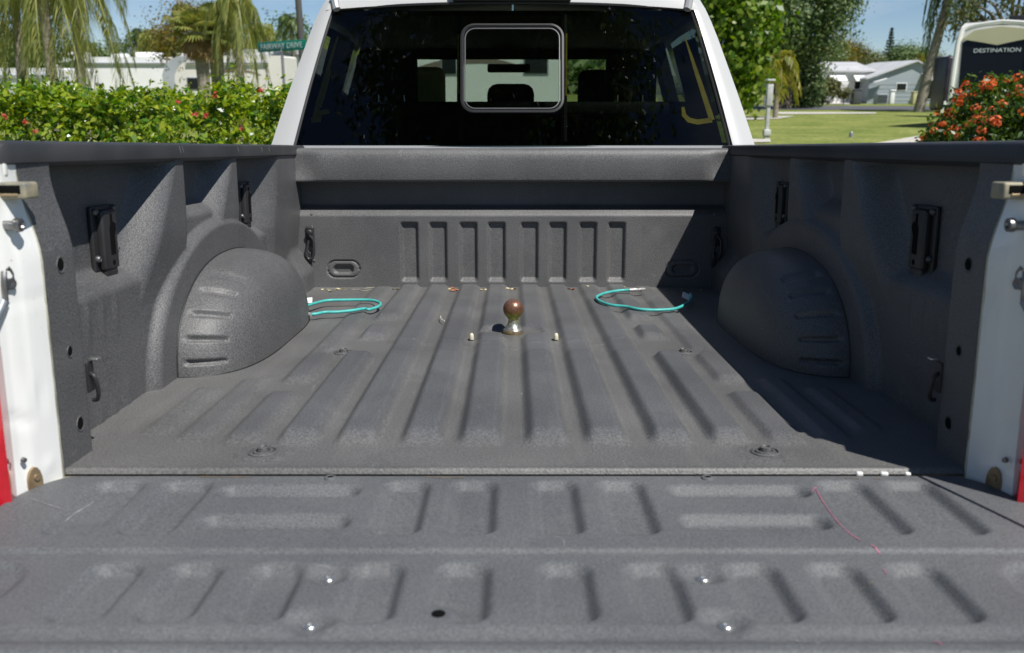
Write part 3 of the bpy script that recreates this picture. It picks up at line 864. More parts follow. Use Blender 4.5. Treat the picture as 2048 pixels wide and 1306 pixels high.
for x_, y_ in ((-0.245, 1.094), (0.247, 1.094), (-0.243, 0.975), (0.249, 0.975)):
    MB().lathe([(0.0095, 0), (0.0090, 0.002), (0.006, 0.0042), (0.0032, 0.0045), (0.0028, 0.002), (0.0003, 0.002)], 16).build(
        'liner_screw', 'zinc', tg, Matrix.Translation((x_, y_, float(tail_z(x_, y_)) + 0.0005)))
for x_ in (-0.307, 0.322):
    y_ = 1.424
    mb = MB(); mb.lathe([(0.011, 0), (0.010, 0.003), (0.007, 0.0045), (0.005, 0.003), (0.0003, 0.003)], 14); mb.mi = 1
    mb.lathe([(0.006, 0.003), (0.006, 0.0034), (0.0003, 0.0036)], 12)
    mb.build('edge_plug', ['tail_liner', 'hole'], tg, Matrix.Translation((x_, y_, float(tail_z(x_, y_)) - 0.0005)))
MB().lathe([(0.0085, 0), (0.0085, 0.0007), (0.0003, 0.0008)], 16).build('liner_hole', 'hole', tg,
    Matrix.Translation((TP(877, 1227, Z=TZ - .0045).x, TP(877, 1227, Z=TZ - .0045).y, float(tail_z(TP(877, 1227, Z=TZ - .0045).x, TP(877, 1227, Z=TZ - .0045).y)) + 0.0008)))

def mark(name, pix, wid, material, parent, surf, zoff=0.0012, n=6):
    """a thin smear lying on a surface"""
    path = smooth_path([TP(a, b_, Z=TZ if surf is tail_z else 0.0) for a, b_ in pix], n)
    vs, fs = [], []
    for i, p in enumerate(path):
        d = (path[min(i + 1, len(path) - 1)] - path[max(i - 1, 0)]); d.z = 0; d.normalize()
        nrm = Vector((-d.y, d.x, 0)); w = wid * (0.35 + 0.65 * random.random()) * (0.4 if i in (0, len(path) - 1) else 1)
        for sg in (-1, 1):
            q = p + nrm * w * sg; vs.append((q.x, q.y, float(surf(q.x, q.y)) + zoff))
    fs = [(2 * i, 2 * i + 1, 2 * i + 3, 2 * i + 2) for i in range(len(path) - 1)]
    me = new_mesh(name, vs, fs, material)
    return link(name, me, parent)
mark('pink_scrape', [(1632, 980), (1645, 1003), (1660, 1025), (1680, 1050), (1702, 1070), (1722, 1082)], 0.0010, 'pink', tg, tail_z, n=24)
mark('pink_scrape', [(1740, 1090), (1762, 1102)], 0.0010, 'pink', tg, tail_z)
mark('pink_scrape', [(1768, 1132), (1775, 1142)], 0.0012, 'pink', tg, tail_z)
mark('pink_scrape', [(1868, 1268), (1884, 1285)], 0.0014, 'pink', tg, tail_z)
mark('pink_scrape', [(1622, 985), (1632, 975)], 0.0016, 'pink', tg, tail_z)
mark('scuff_mark', [(1590, 1265), (1615, 1272), (1640, 1282)], 0.0022, 'pale_mark', tg, tail_z)
mark('scuff_mark', [(1722, 1154), (1735, 1156), (1746, 1157)], 0.0022, 'dust_mark', tg, tail_z)
mark('scuff_mark', [(60, 998), (90, 1008), (122, 1018)], 0.0008, 'pale_mark', tg, tail_z)
mark('scuff_mark', [(128, 1030), (150, 1012), (190, 985)], 0.0007, 'pale_mark', tg, tail_z)
mark('scuff_mark', [(1110, 1075), (1126, 1080), (1128, 1095)], 0.0006, 'pale_mark', tg, tail_z)
for a, b_, c_, d_ in ((395, 954, 500, 955), (850, 955, 930, 956), (1690, 956, 1720, 958), (1748, 957, 1762, 958)):
    mark('rust_smear', [(a, b_), ((a + c_) / 2, b_ + 1), (c_, d_)], 0.0016, 'orange_dust', tg, tail_z)
for k in range(46):
    a = random.uniform(200, 1850); b_ = random.uniform(970, 1270)
    mark('dust_speck', [(a, b_), (a + random.uniform(1.0, 3.5), b_ + random.uniform(-1, 1))], random.uniform(0.0004, 0.0011), random.choice(['pale_mark', 'pale_mark', 'dust_mark']), tg, tail_z, n=2)
# dust and scuffs on the bed floor
for k in range(60):
    a = random.uniform(420, 1540); b_ = random.uniform(600, 925)
    if b_ < 720 and (a < 640 or a > 1390): continue
    mark('dust_speck', [(a, b_), (a + random.uniform(0.8, 3), b_ + random.uniform(-1, 1))], random.uniform(0.0005, 0.0014), random.choice(['pale_mark', 'dust_mark', 'twig']), floor, floor_z, n=2)
for k in range(9):
    a = random.uniform(625, 735); b_ = 582 - abs(random.gauss(0, 3))
    mark('dust_patch', [(a, b_), (a + random.uniform(8, 16), b_ + random.uniform(-1, 1)), (a + random.uniform(20, 28), b_ + random.uniform(-2, 1))], random.uniform(0.006, 0.016), 'dust_mark', floor, floor_z, n=3)
for (a, b_, c_, d_) in ((835, 622, 870, 618), (872, 618, 912, 612), (918, 604, 952, 599), (975, 590, 990, 587), (1300, 600, 1316, 596)):
    mark('scratch', [(a, b_), ((a + c_) / 2, (b_ + d_) / 2 - .4), (c_, d_)], 0.0009, 'pale_mark', floor, floor_z)

# ---------------- cab
outer_px = [(527, 330), (538, 300), (545, 283), (560, 236), (578, 183), (597, 130), (616, 77), (630, 42), (641, 18), (654, -3), (676, -22), (720, -34), (850, -42), (1024, -46)]
inner_px = [(586, 300), (589, 291), (606, 225), (622, 165), (641, 100), (656, 50), (664, 24)]
OUT = [CP(*p) for p in outer_px]                      # left half of the rear outline
def mir(v): return Vector((-v.x, v.y, v.z))
OUTL = [v.copy() for v in OUT]
for v in OUTL: v.x = v.x if v.x < 0 else v.x
BOT = Vector((-1.0, 3.66, -0.36))
# side shell from the rear outline forward
Yfront = 5.55
secL = [BOT, Vector((-1.005, 3.66, 0.10)), Vector((-1.0, 3.65, 0.40))] + OUTL
SECX = [abs(v.x) for v in secL]; SECZ = [v.z for v in secL]
ysteps = [0, 0.03, 0.10, 0.30, 0.46, 0.80, 1.02, 1.14, 1.60, 1.95]
def shell_pt(i, j, s):
    v = secL[i]; f = ysteps[j]
    y = v.y + f
    sq = 0.012 * (1 - math.exp(-f * 30)) + 0.0
    x = abs(v.x) + (sq if abs(v.x) > 0.3 else 0)
    z = v.z + (0.03 * math.sin(min(1, f / 1.4) * math.pi) if v.z > 1.0 else 0)
    return Vector((s * x, y, z))
mb = MB(); gl = MB()
ns = len(secL)
for s in (-1, 1):
    for i in range(ns - 1):
        for j in range(len(ysteps) - 1):
            q = [shell_pt(i, j, s), shell_pt(i + 1, j, s), shell_pt(i + 1, j + 1, s), shell_pt(i, j + 1, s)]
            win = (0.58 < (secL[i].z + secL[i + 1].z) / 2 < 1.03) and (j in (4, 5, 7, 8) or j == 3)
            if win: gl.add(q, [(0, 1, 2, 3)], True)
            else: mb.add(q, [(0, 1, 2, 3)], True)
    # rear corner pillar between outline and glass
    inn = [CP(*p) for p in inner_px]
    zi = [v.z for v in inn]
    rows = []
    for v in OUTL:
        if v.z > CP(680, -25).z: break
        zq = min(v.z, zi[-1])
        xi = np.interp(zq, zi, [abs(w.x) for w in inn])
        w_ = Vector((-xi, 3.64 + 0.4 * (zq - 0.54), zq))
        if v.z > zi[-1]: w_ = CP(668, 15)
        rows.append((v, w_))
    nr = 7
    P = np.zeros((len(rows), nr, 3))
    for i, (a, b_) in enumerate(rows):
        for k in range(nr):
            t = k / (nr - 1)
            q = a.lerp(b_, t); bul = 0.016 * (1 - (1 - t) ** 2 * 1.0) if t < 1 else 0.016
            P[i, k] = (-s * q.x if s > 0 else q.x, q.y - 0.022 * math.sin(t * math.pi * 0.5) * 1.0 + 0.0, q.z)
    mb.grid(P)
    # return edge into the glass
    P2 = np.zeros((len(rows), 2, 3)); P2[:, 0] = P[:, -1]; P2[:, 1] = P[:, -1] + np.array([0, 0.03, 0])
    mb.grid(P2, smooth=False)
# header strip above the glass
ux = np.linspace(-1, 1, 41)
def top_arc(px): return 7 + 13 * (abs(px - 1024) / 360) ** 2.6
P = np.zeros((len(ux), 5, 3))
for i, u in enumerate(ux):
    px_ = 1024 + u * 372
    lo_ = CP(px_, top_arc(px_) - 1, -0.022)
    px2 = 1024 + u * 345
    yy2 = np.interp(abs(1024 - px2) * -1 + 1024, [p[0] for p in outer_px], [p[1] for p in outer_px])
    hi_ = CP(px2, yy2)
    for k in range(5):
        t = k / 4; q = lo_.lerp(hi_, t); P[i, k] = (q.x, q.y - 0.008 * math.sin(t * math.pi), q.z)
mb.grid(P)
P2 = np.zeros((len(ux), 2, 3)); P2[:, 0] = P[:, 0]; P2[:, 1] = P[:, 0] + np.array([0, 0.03, 0.0]); mb.grid(P2, smooth=False)
# lower rear panel of the cab behind the bed
a_, b_, c_, d_ = CP(520, 305, -0.02), CP(1528, 305, -0.02), CP(1468, 291.2, -0.02), CP(580, 291.2, -0.02)
lowz = 0.20
mb.add([(a_.x - .01, 3.622, lowz), (b_.x + .01, 3.622, lowz), tuple(c_), tuple(d_)], [(0, 1, 2, 3)])
mb.add([tuple(d_), tuple(c_), (c_.x, c_.y + 0.04, c_.z + 0.002), (d_.x, d_.y + 0.04, d_.z + 0.002)], [(0, 1, 2, 3)])
# windscreen pillars / cowl
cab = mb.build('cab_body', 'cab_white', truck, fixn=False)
gl.build('side_window', 'side_glass', truck, fixn=False)

# drip channels at the roof corners and third brake lamp
for s in (-1, 1):
    mb = MB()
    A_ = [CP(1024 + s * 356, -8, -0.026), CP(1024 + s * 352, 14, -0.026), CP(1024 + s * 350, 19, -0.026)]
    mb.tube(A_, 0.016, 8)
    mb.build('drip_channel', 'drip', truck)
P0, P1 = CP(905, 2.5, -0.045), CP(1142, -30, -0.045)
mb = MB(); mb.box(((P0.x + P1.x) / 2, P0.y + 0.02, (P0.z + P1.z) / 2), (P1.x - P0.x, 0.06, P1.z - P0.z), bev=0.008)
mb.mi = 1; mb.box(((P0.x + P1.x) / 2 , P0.y - 0.010, (P0.z + P1.z) / 2 + 0.004), ((P1.x - P0.x) * 0.9, 0.010, (P1.z - P0.z) * 0.86), bev=0.003)
mb.build('brake_lamp', ['black', 'red_lens'], truck)

# rear glass
gu = np.linspace(-1, 1, 49); gv = np.linspace(0, 1, 25)
P = np.zeros((len(gu), len(gv), 3))
iy = [p[1] for p in inner_px][::-1]; ix = [p[0] for p in inner_px][::-1]
for i, u in enumerate(gu):
    for j, v in enumerate(gv):
        yb = 292.5; x_top = 1024 + u * (1024 - 667)
        yt = top_arc(x_top) + 1
        py_ = yb + (yt - yb) * v
        xl = np.interp(py_, iy, ix) if py_ > 24 else 664 + (24 - py_) * 0.5
        px_ = 1024 + u * (1024 - xl - 1.0)
        q = CP(px_, py_, -0.004); P[i, j] = q
# slight barrel curvature of the glass
P[..., 1] -= 0.018 * (1 - (np.abs(gu)[:, None]) ** 2)
rear_glass = grid_obj('rear_window', P, 'glass', truck)
rear_glass['label'] = 'dark tinted rear window'
# black edge seal
mb = MB()
edge = [P[0, j] for j in range(len(gv))] + [P[i, -1] for i in range(1, len(gu))] + [P[-1, j] for j in range(len(gv) - 2, -1, -1)]
mb.tube([Vector(q) + Vector((0, -0.004, 0)) for q in edge], 0.006, 6)
mb.build('window_seal', 'seal', rear_glass)
def rrect(x0, y0, x1, y1, r, n=6):
    out = []
    for cx, cy, a0 in ((x1 - r, y0 + r, -90), (x1 - r, y1 - r, 0), (x0 + r, y1 - r, 90), (x0 + r, y0 + r, 180)):
        for k in range(n + 1):
            a = R(a0 + 90 * k / n); out.append((cx + r * math.cos(a), cy + r * math.sin(a)))
    return out
ring = rrect(930, 57, 1119, 217, 20)
def gofs(px_): return -0.008 - 0.018 * (1 - ((px_ - 1024) / 400) ** 2)
pts = [CP(x, y, gofs(x)) for x, y in ring]
mb = MB(); mb.tube(pts + [pts[0], pts[1]], 0.0027, 8, cap=False)
mb.build('slider_frame', 'alu', rear_glass)
ring = rrect(924, 51, 1125, 223, 24)
pts = [CP(x, y, gofs(x) + 0.004) for x, y in ring]
mb = MB(); mb.tube(pts + [pts[0], pts[1]], 0.008, 6, cap=False)
mb.build('slider_seal', 'seal', rear_glass)
for px_ in (920, 1128):
    mb = MB(); mb.tube([CP(px_, 30, 0.02), CP(px_, 285, 0.02)], 0.014, 6); mb.build('window_post', 'seal', rear_glass)
for a, b_ in (((917, 70), (917, 188)), ((1132, 68), (1131, 192))):
    mb = MB(); p, q = CP(*a, 0.012), CP(*b_, 0.012); mb.tube([p, q], 0.006, 6); mb.build('adhesive_strip', 'yellow', rear_glass)
def strip(pix, w, off=0.010):
    path = [CP(*p, off) for p in pix]
    vs, fs = [], []
    for i, p in enumerate(path):
        d = (path[min(i + 1, len(path) - 1)] - path[max(i - 1, 0)]).normalized()
        nn = d.cross(Vector((0, 1, -0.4)).normalized()).normalized()
        wi = w[i] if isinstance(w, list) else w
        for sg in (-1, 1):
            vs.append(p + nn * sg * wi); 
            vs.append(p + nn * sg * wi + Vector((0, 0.003, 0)))
    for i in range(len(path) - 1):
        o_ = 4 * i
        fs += [(o_, o_ + 2, o_ + 6, o_ + 4), (o_ + 1, o_ + 5, o_ + 7, o_ + 3), (o_, o_ + 4, o_ + 5, o_ + 1), (o_ + 2, o_ + 3, o_ + 7, o_ + 6)]
    m_ = MB(); m_.add(vs, fs); return m_
strip([(1369, 72), (1380, 105), (1392, 142), (1408, 190), (1424, 240)], [0.002, 0.005, 0.008, 0.010, 0.011]).build('adhesive_strip', 'yellow', rear_glass)
strip([(1366, 214), (1368, 230), (1378, 240), (1395, 244), (1424, 240)], [0.006, 0.009, 0.011, 0.011, 0.010]).build('adhesive_strip', 'yellow', rear_glass)
strip([(676, 72), (664, 110), (650, 160), (637, 205), (628, 245)], [0.003, 0.006, 0.008, 0.010, 0.010]).build('adhesive_strip', 'yellow', rear_glass)
strip([(661, 140), (650, 180), (640, 215)], [0.004, 0.006, 0.006]).build('adhesive_strip', 'yellow', rear_glass)
strip([(622, 241), (636, 238), (640, 226), (658, 222)], [0.012, 0.016, 0.012, 0.010]).build('adhesive_strip', 'yellow', rear_glass)
for k in range(34):      # dried water spots on the glass
    px_, py_ = random.uniform(650, 1400), random.uniform(20, 280)
    q = CP(px_, py_, gofs(px_) + 0.0065)
    MB().lathe([(random.uniform(.0008, .0022), 0), (0.0002, 0.0004)], 6, q, (0, -0.93, 0.37)).build('water_spot', 'pale_mark', rear_glass)

# interior
mb = MB()
mb.box((0, 4.10, 0.42), (1.78, 0.10, 0.60), bev=0.03)                                  # seat-back panel
q = TP(1024, 207, Y=4.10)
mb.box((0, 4.04, q.z - 0.03), (1.76, 0.26, 0.06), bev=0.02)
mb.box((0, 4.7, -0.05), (1.9, 2.0, 0.1))
mb.box((0, 4.75, 1.095), (1.50, 1.55, 0.02))                                            # headliner
for s in (-1, 1):
    mb.box((s * 0.83, 4.10, 0.71), (0.05, 0.28, 0.58), rot=Matrix.Rotation(s * R(-17), 3, 'Y'))
    mb.box((s * 0.84, 4.86, 0.75), (0.05, 0.16, 0.66), rot=Matrix.Rotation(s * R(-17), 3, 'Y'))
    mb.box((s * 0.96, 4.7, 0.30), (0.05, 1.9, 0.5))
mb.box((0, 5.70, 0.48), (1.80, 0.30, 0.60), bev=0.05)                                   # dashboard
vq = TP(1024, 119, Y=5.35)
mb.box((0, 5.35, vq.z + 0.07), (1.50, 0.03, 0.14), bev=0.01)
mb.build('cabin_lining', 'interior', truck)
def headrest(px0, py0, px1, py1, Y, material, name='headrest'):
    a, b_ = TP(px0, py1, Y=Y), TP(px1, py0, Y=Y)
    mb = MB(); w, h = b_.x - a.x, b_.z - a.z
    mb.box(((a.x + b_.x) / 2, Y + 0.05, (a.z + b_.z) / 2), (w, 0.10, h), bev=min(0.05, h * 0.38))
    mb.build(name, material, truck)
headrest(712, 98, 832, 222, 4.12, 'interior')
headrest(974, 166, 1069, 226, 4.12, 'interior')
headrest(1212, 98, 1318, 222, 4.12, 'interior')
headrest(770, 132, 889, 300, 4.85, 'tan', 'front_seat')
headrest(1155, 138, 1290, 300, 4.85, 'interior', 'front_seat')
mb = MB(); a, b_ = TP(975, 145, Y=5.35), TP(1060, 128, Y=5.35)
mb.box(((a.x + b_.x) / 2, 5.35, (a.z + b_.z) / 2), (b_.x - a.x, 0.03, b_.z - a.z), bev=0.01); mb.build('interior_mirror', 'interior', truck)
for px_ in (757, 808, 1236, 1286):
    mb = MB(); q = TP(px_, 190, Y=3.98); mb.tube([(q.x, 3.98, q.z - 0.03), (q.x, 3.98, q.z)], 0.004, 8); mb.build('headrest_post', 'chrome', truck)
# windscreen, hood, front body, wheels, bumpers
mb = MB()
mb.add([(-0.86, 6.15, 0.60), (0.86, 6.15, 0.60), (0.70, 5.62, 1.13), (-0.70, 5.62, 1.13)], [(0, 1, 2, 3)])
mb.build('windscreen', 'wind_glass', truck)
mb = MB()
for s in (-1, 1):
    mb.tube([(s * 0.90, 6.18, 0.56), (s * 0.80, 5.86, 0.88), (s * 0.72, 5.60, 1.12)], 0.045, 8)
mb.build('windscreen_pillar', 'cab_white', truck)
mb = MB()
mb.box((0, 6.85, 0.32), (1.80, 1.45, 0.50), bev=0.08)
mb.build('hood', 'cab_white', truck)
mb = MB(); mb.box((0, 7.55, 0.12), (1.75, 0.12, 0.60), bev=0.05); mb.mi = 1
for k in range(4): mb.box((0, 7.625, -0.06 + 0.12 * k), (1.2, 0.03, 0.05), bev=0.01)
mb.build('grille', ['black', 'chrome'], truck)
for s in (-1, 1):
    mb = MB()
    pts = [(5.60, 0.50), (5.60, -0.36), (6.02, -0.36)] + [(6.58 - 0.52 * math.cos(a), -0.40 + 0.54 * math.sin(a)) for a in np.linspace(0.08, math.pi - 0.08, 16)] + [(7.14, -0.30), (7.55, -0.25), (7.58, 0.35), (7.40, 0.42), (6.20, 0.54)]
    mb.prism(pts, 'x', s * 0.90, s * 0.995); mb.build('front_fender', 'cab_white', truck)
    mb = MB(); mb.box((s * 0.80, 7.62, 0.20), (0.26, 0.06, 0.30), bev=0.03); mb.build('headlight', 'alu', truck)
    mb = MB(); mb.box((s * 1.06, 3.9 + 2.1, 0.62), (0.18, 0.10, 0.26), bev=0.03); mb.build('door_mirror', 'black', truck)
    for yw in (2.53, 6.58):
        mb = MB(); mb.lathe([(0.24, -0.13), (0.38, -0.13), (0.405, -0.10), (0.405, 0.10), (0.38, 0.13), (0.24, 0.13)], 32, (0, 0, 0), (1, 0, 0))
        w_ = mb.build('wheel', 'tyre', truck, Matrix.Translation((s * 0.85, yw, -0.543)))
        mb = MB(); mb.lathe([(0.24, -0.12), (0.25, 0.02), (0.235, 0.115), (0.20, 0.10), (0.10, 0.09), (0.06, 0.12), (0.0005, 0.12)], 24, (0, 0, 0), (s, 0, 0))
        mb.build('rim', 'rim', w_)
mb = MB(); mb.box((0, 7.70, -0.20), (1.9, 0.22, 0.26), bev=0.05); mb.build('front_bumper', 'chrome', truck)
mb = MB(); mb.box((0, 1.25, -0.33), (1.9, 0.20, 0.20), bev=0.04); mb.build('rear_bumper', 'chrome', truck)
mb = MB(); mb.box((-0.42, 4.5, -0.42), (0.10, 5.6, 0.18)); mb.box((0.42, 4.5, -0.42), (0.10, 5.6, 0.18)); mb.build('chassis_frame', 'seal', truck)

# =================================================================== THINGS IN THE BED
def in_bed(loc): return M @ Matrix.Translation(loc)
mb = MB()
Rb = 0.0305
prof = [(0.0300, 0.0), (0.0310, 0.002), (0.0310, 0.010), (0.0290, 0.0125), (0.0235, 0.018), (0.0175, 0.027), (0.0150, 0.036), (0.0148, 0.042), (0.0165, 0.046)]
zc = 0.0725
a0 = -math.acos(0.0185 / Rb)
for k in range(17):
    a = a0 + (math.pi / 2 - 0.02 - a0) * k / 16
    prof.append((Rb * math.cos(a), zc + Rb * math.sin(a)))
mb.lathe(prof, 40)
o = mb.build('hitch_ball', 'ball', None, in_bed((0.0, 2.610, fz(0, 2.61))))
tag(o, 'rusty gooseneck hitch ball with yellow zinc neck in the bed floor', 'hitch ball')

def cord(name, label, pix, zs, rad=0.0050):
    root = empty(name, in_bed((0, 0, 0)))
    tag(root, label, 'cord', 'turquoise cords on the bed floor')
    pts = [TP(a, b_, Z=z) for (a, b_), z in zip(pix, zs)]
    mb = MB(); mb.tube(smooth_path(pts, 6), rad, 10)
    mb.build('rope', 'cord', root)
    return root
k1 = cord('tether_cord', 'turquoise cord loop lying beside the sunlit wheel housing',
          [(612, 612), (632, 606), (655, 601), (690, 600), (738, 600), (756, 604), (761, 609), (755, 614), (738, 619), (728, 617.5), (705, 621), (675, 624), (650, 624.5), (630, 628), (612, 629)],
          [.03, .026, .024, .024, .024, .022, .021, .021, .020, .021, .022, .022, .022, .021, .02])
k2 = cord('tether_cord', 'turquoise cord loop trailing from sunlight into shade with crimped end',
          [(1262, 580), (1240, 581), (1215, 585), (1200, 590), (1193, 595), (1199, 602), (1214, 608), (1228, 611), (1250, 613), (1275, 618), (1300, 620), (1330, 619.5), (1352, 617), (1370, 609), (1383, 598), (1381, 588)],
          [.026, .024, .024, .024, .024, .024, .023, .022, .022, .022, .021, .021, .021, .022, .022, .026])
def cord_end(root, a, b_, z, tagpix=None):
    p, q = TP(*a, Z=z), TP(*b_, Z=z)
    mb = MB(); mb.tube([p, p.lerp(q, 0.4), p.lerp(q, 0.42), p.lerp(q, 0.7), p.lerp(q, 0.72), q], [0.0065, 0.0075, 0.0055, 0.0055, 0.0072, 0.005], 10)
    mb.build('crimped_end', 'grey_tape', root)
cord_end(k2, (1258, 580), (1290, 578.5), 0.026)
cord_end(k1, (622, 629), (606, 628), 0.022)
p = TP(1372, 592, Z=0.03); mb = MB(); mb.box(p, (0.026, 0.004, 0.024), rot=Matrix.Rotation(R(25), 3, 'Y') @ Matrix.Rotation(R(-50), 3, 'X')); mb.build('paper_tag', 'white_bit', k2)
p = TP(618, 601, Z=0.035); mb = MB(); mb.box(p, (0.022, 0.004, 0.020), rot=Matrix.Rotation(R(-5), 3, 'Y') @ Matrix.Rotation(R(-40), 3, 'X')); mb.build('paper_tag', 'white_bit', k1)

# twig and leaf litter
p = TP(884, 637, Z=0.008)
pts = [TP(881, 632, Z=.012), TP(881.5, 636, Z=.012), TP(884, 639.5, Z=.012), TP(889, 642, Z=.012)]
c0 = pts[1]
mb = MB(); mb.tube(smooth_path([q - c0 for q in pts], 4), 0.0016, 6)
tag(mb.build('curled_twig', 'twig', None, in_bed(c0)), 'small pale curled twig lying on a floor rib', 'twig')
def dry_leaf(px_, py_, size, material, z=None):
    p = TP(px_, py_ - 3.5, Z=0.012)
    n = 7; vs, fs = [], []
    for i in range(n):
        t = i / (n - 1); w = size * 0.30 * math.sin(math.pi * min(1, t * 0.96 + 0.04)) ** 0.8
        x = (t - 0.5) * size
        c = 0.10 * size * math.cos(t * 5)
        vs += [(x, -w, c + w * 0.6), (x, 0, c), (x, w, c + w * 0.6)]
    vs += [(x_, y_, z_ - 0.0007) for x_, y_, z_ in vs]
    m_ = 3 * n
    for i in range(n - 1):
        for k in (0, 1):
            q = (3 * i + k, 3 * i + 3 + k, 3 * i + 4 + k, 3 * i + 1 + k)
            fs.append(q); fs.append(tuple(m_ + v for v in q[::-1]))
    me = new_mesh('dry_leaf', vs, fs, material, True)
    mtx = in_bed((p.x, p.y, fz(p.x, p.y) + 0.12 * size)) @ Matrix.Rotation(random.uniform(0, 6.28), 4, 'Z') @ Matrix.Rotation(random.uniform(-.4, .4), 4, 'X')
    return link('dry_leaf', me, None, mtx)
tan_lab = 'tiny tan dry leaf scrap along the front seam of the bed floor'
br_lab = 'tiny reddish brown dry leaf scrap along the front seam of the bed floor'
for px_, py_, s_, mm in [(677, 577, .02, 'dry1'), (690, 576, .018, 'dry1'), (787, 576, .016, 'dry1'), (795, 577, .018, 'dry1'), (899, 577, .018, 'dry1'), (906, 580, .024, 'dry2'),
                         (914, 579, .022, 'dry2'), (905, 575, .02, 'dry2'), (963, 578, .016, 'dry1'), (971, 578, .014, 'dry1'), (1016, 576, .018, 'dry1'), (1024, 577, .018, 'dry1'), (1030, 576, .014, 'dry2'),
                         (1138, 576, .022, 'dry2'), (1146, 577, .024, 'dry2'), (1176, 577, .014, 'dry1'), (1250, 578, .014, 'dry1'), (1364, 577, .016, 'dry1'), (1402, 579, .016, 'dry1'), (645, 578, .02, 'dry1'), (660, 581, .022, 'dry1')]:
    o = dry_leaf(px_, py_, s_, mm)
    tag(o, tan_lab if mm == 'dry1' else br_lab, 'dry leaf', 'leaf scraps along the front seam')
for px_, lab in ((1708, 0), (1757, 0), (1803, 0)):  # white blocks stand in for sunlit spots on the seam lip
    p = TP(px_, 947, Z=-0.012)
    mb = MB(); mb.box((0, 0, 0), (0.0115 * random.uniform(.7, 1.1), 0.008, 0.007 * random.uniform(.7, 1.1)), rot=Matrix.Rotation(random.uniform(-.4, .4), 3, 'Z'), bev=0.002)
    tag(mb.build('painted_glint', 'white_bit', None, in_bed((p.x, 1.4455, -0.004))), 'small white block painted as a sun glint in the gap above the tailgate edge', 'glint', 'painted sun glints in the tailgate gap')
# =================================================================== VEGETATION HELPERS
def leaves(C, size, aspect=0.45, Nrm=None, jitter=0.6, fold=0.12, droop=0.0):
    """one folded kite per leaf; returns verts, quads"""
    n = len(C)
    if Nrm is None: Nrm = rng.normal(size=(n, 3))
    Nn = Nrm + rng.normal(size=(n, 3)) * jitter
    Nn /= np.linalg.norm(Nn, axis=1, keepdims=True) + 1e-9
    T = rng.normal(size=(n, 3)); T[:, 2] -= droop
    T -= Nn * (T * Nn).sum(1, keepdims=True); T /= np.linalg.norm(T, axis=1, keepdims=True) + 1e-9
    B = np.cross(Nn, T)
    s = (np.asarray(size) * rng.uniform(0.65, 1.25, n))[:, None]
    v = np.stack([C - T * s * .5, C + B * s * aspect * .5 + Nn * s * fold - T * s * .05, C + T * s * .5, C - B * s * aspect * .5 + Nn * s * fold - T * s * .05], 1)
    q = np.arange(n * 4).reshape(n, 4)
    return v.reshape(-1, 3), q

def leaf_obj(name, parts, material, parent=None, matrix=None):
    V, Q, o = [], [], 0
    for v, q in parts: V.append(v); Q.append(q + o); o += len(v)
    me = new_mesh(name, np.concatenate(V), np.concatenate(Q), material)
    return link(name, me, parent, matrix)

def clumpy(n, center, rad, clumps, csize, shell=0.55):
    """points in an uneven crown: clump centres biased to the outside, leaves around each"""
    d = rng.normal(size=(clumps, 3)); d /= np.linalg.norm(d, axis=1, keepdims=True)
    rr = rng.uniform(shell, 1.0, clumps) ** 0.7
    cc = np.array(center) + d * rr[:, None] * np.array(rad)
    k = rng.integers(0, clumps, n)
    cs = rng.uniform(0.6, 1.3, clumps)[k][:, None] * np.array(csize)
    off = rng.normal(size=(n, 3)) * 0.5
    P = cc[k] + off * cs
    N_ = (P - np.array(center)) / np.array(rad); N_ = N_ + off * 0.8; N_[:, 2] += 0.35
    return P, N_, cc

def tree(name, label, base, height, crown_c, crown_r, nleaf, lsize, lmat, bark, clumps=60, csize=1.0, trunk_r=0.2, cat='tree', group=None, shell=0.55, aspect=0.5, limbs=7):
    root = empty(name, Matrix.Translation(base)); tag(root, label, cat, group)
    P, N_, cc = clumpy(nleaf, crown_c, crown_r, clumps, csize, shell)
    P[:, 2] = np.maximum(P[:, 2], 0.15)
    leaf_obj('crown', [leaves(P, np.full(nleaf, lsize), aspect, N_, 0.7)], lmat, root)
    mb = MB()
    top = Vector(crown_c)
    mb.tube(smooth_path([(0, 0, -0.1), (0.1 * trunk_r, 0, height * 0.15), (top.x * 0.5, top.y * 0.5, height * 0.35), (top.x, top.y, height * 0.62)], 4), [trunk_r * (1.25 - 0.07 * k) for k in range(13)], 8)
    for k in range(limbs):
        c = cc[k % len(cc)]
        a = Vector((top.x * 0.4, top.y * 0.4, height * (0.25 + 0.05 * (k % 5))))
        b_ = Vector(c); mid = a.lerp(b_, 0.5) + Vector((0, 0, 0.08 * height))
        mb.tube(smooth_path([a, mid, b_], 4), [trunk_r * (0.5 - 0.045 * q) for q in range(9)], 6)
    mb.build('trunk', bark, root)
    return root

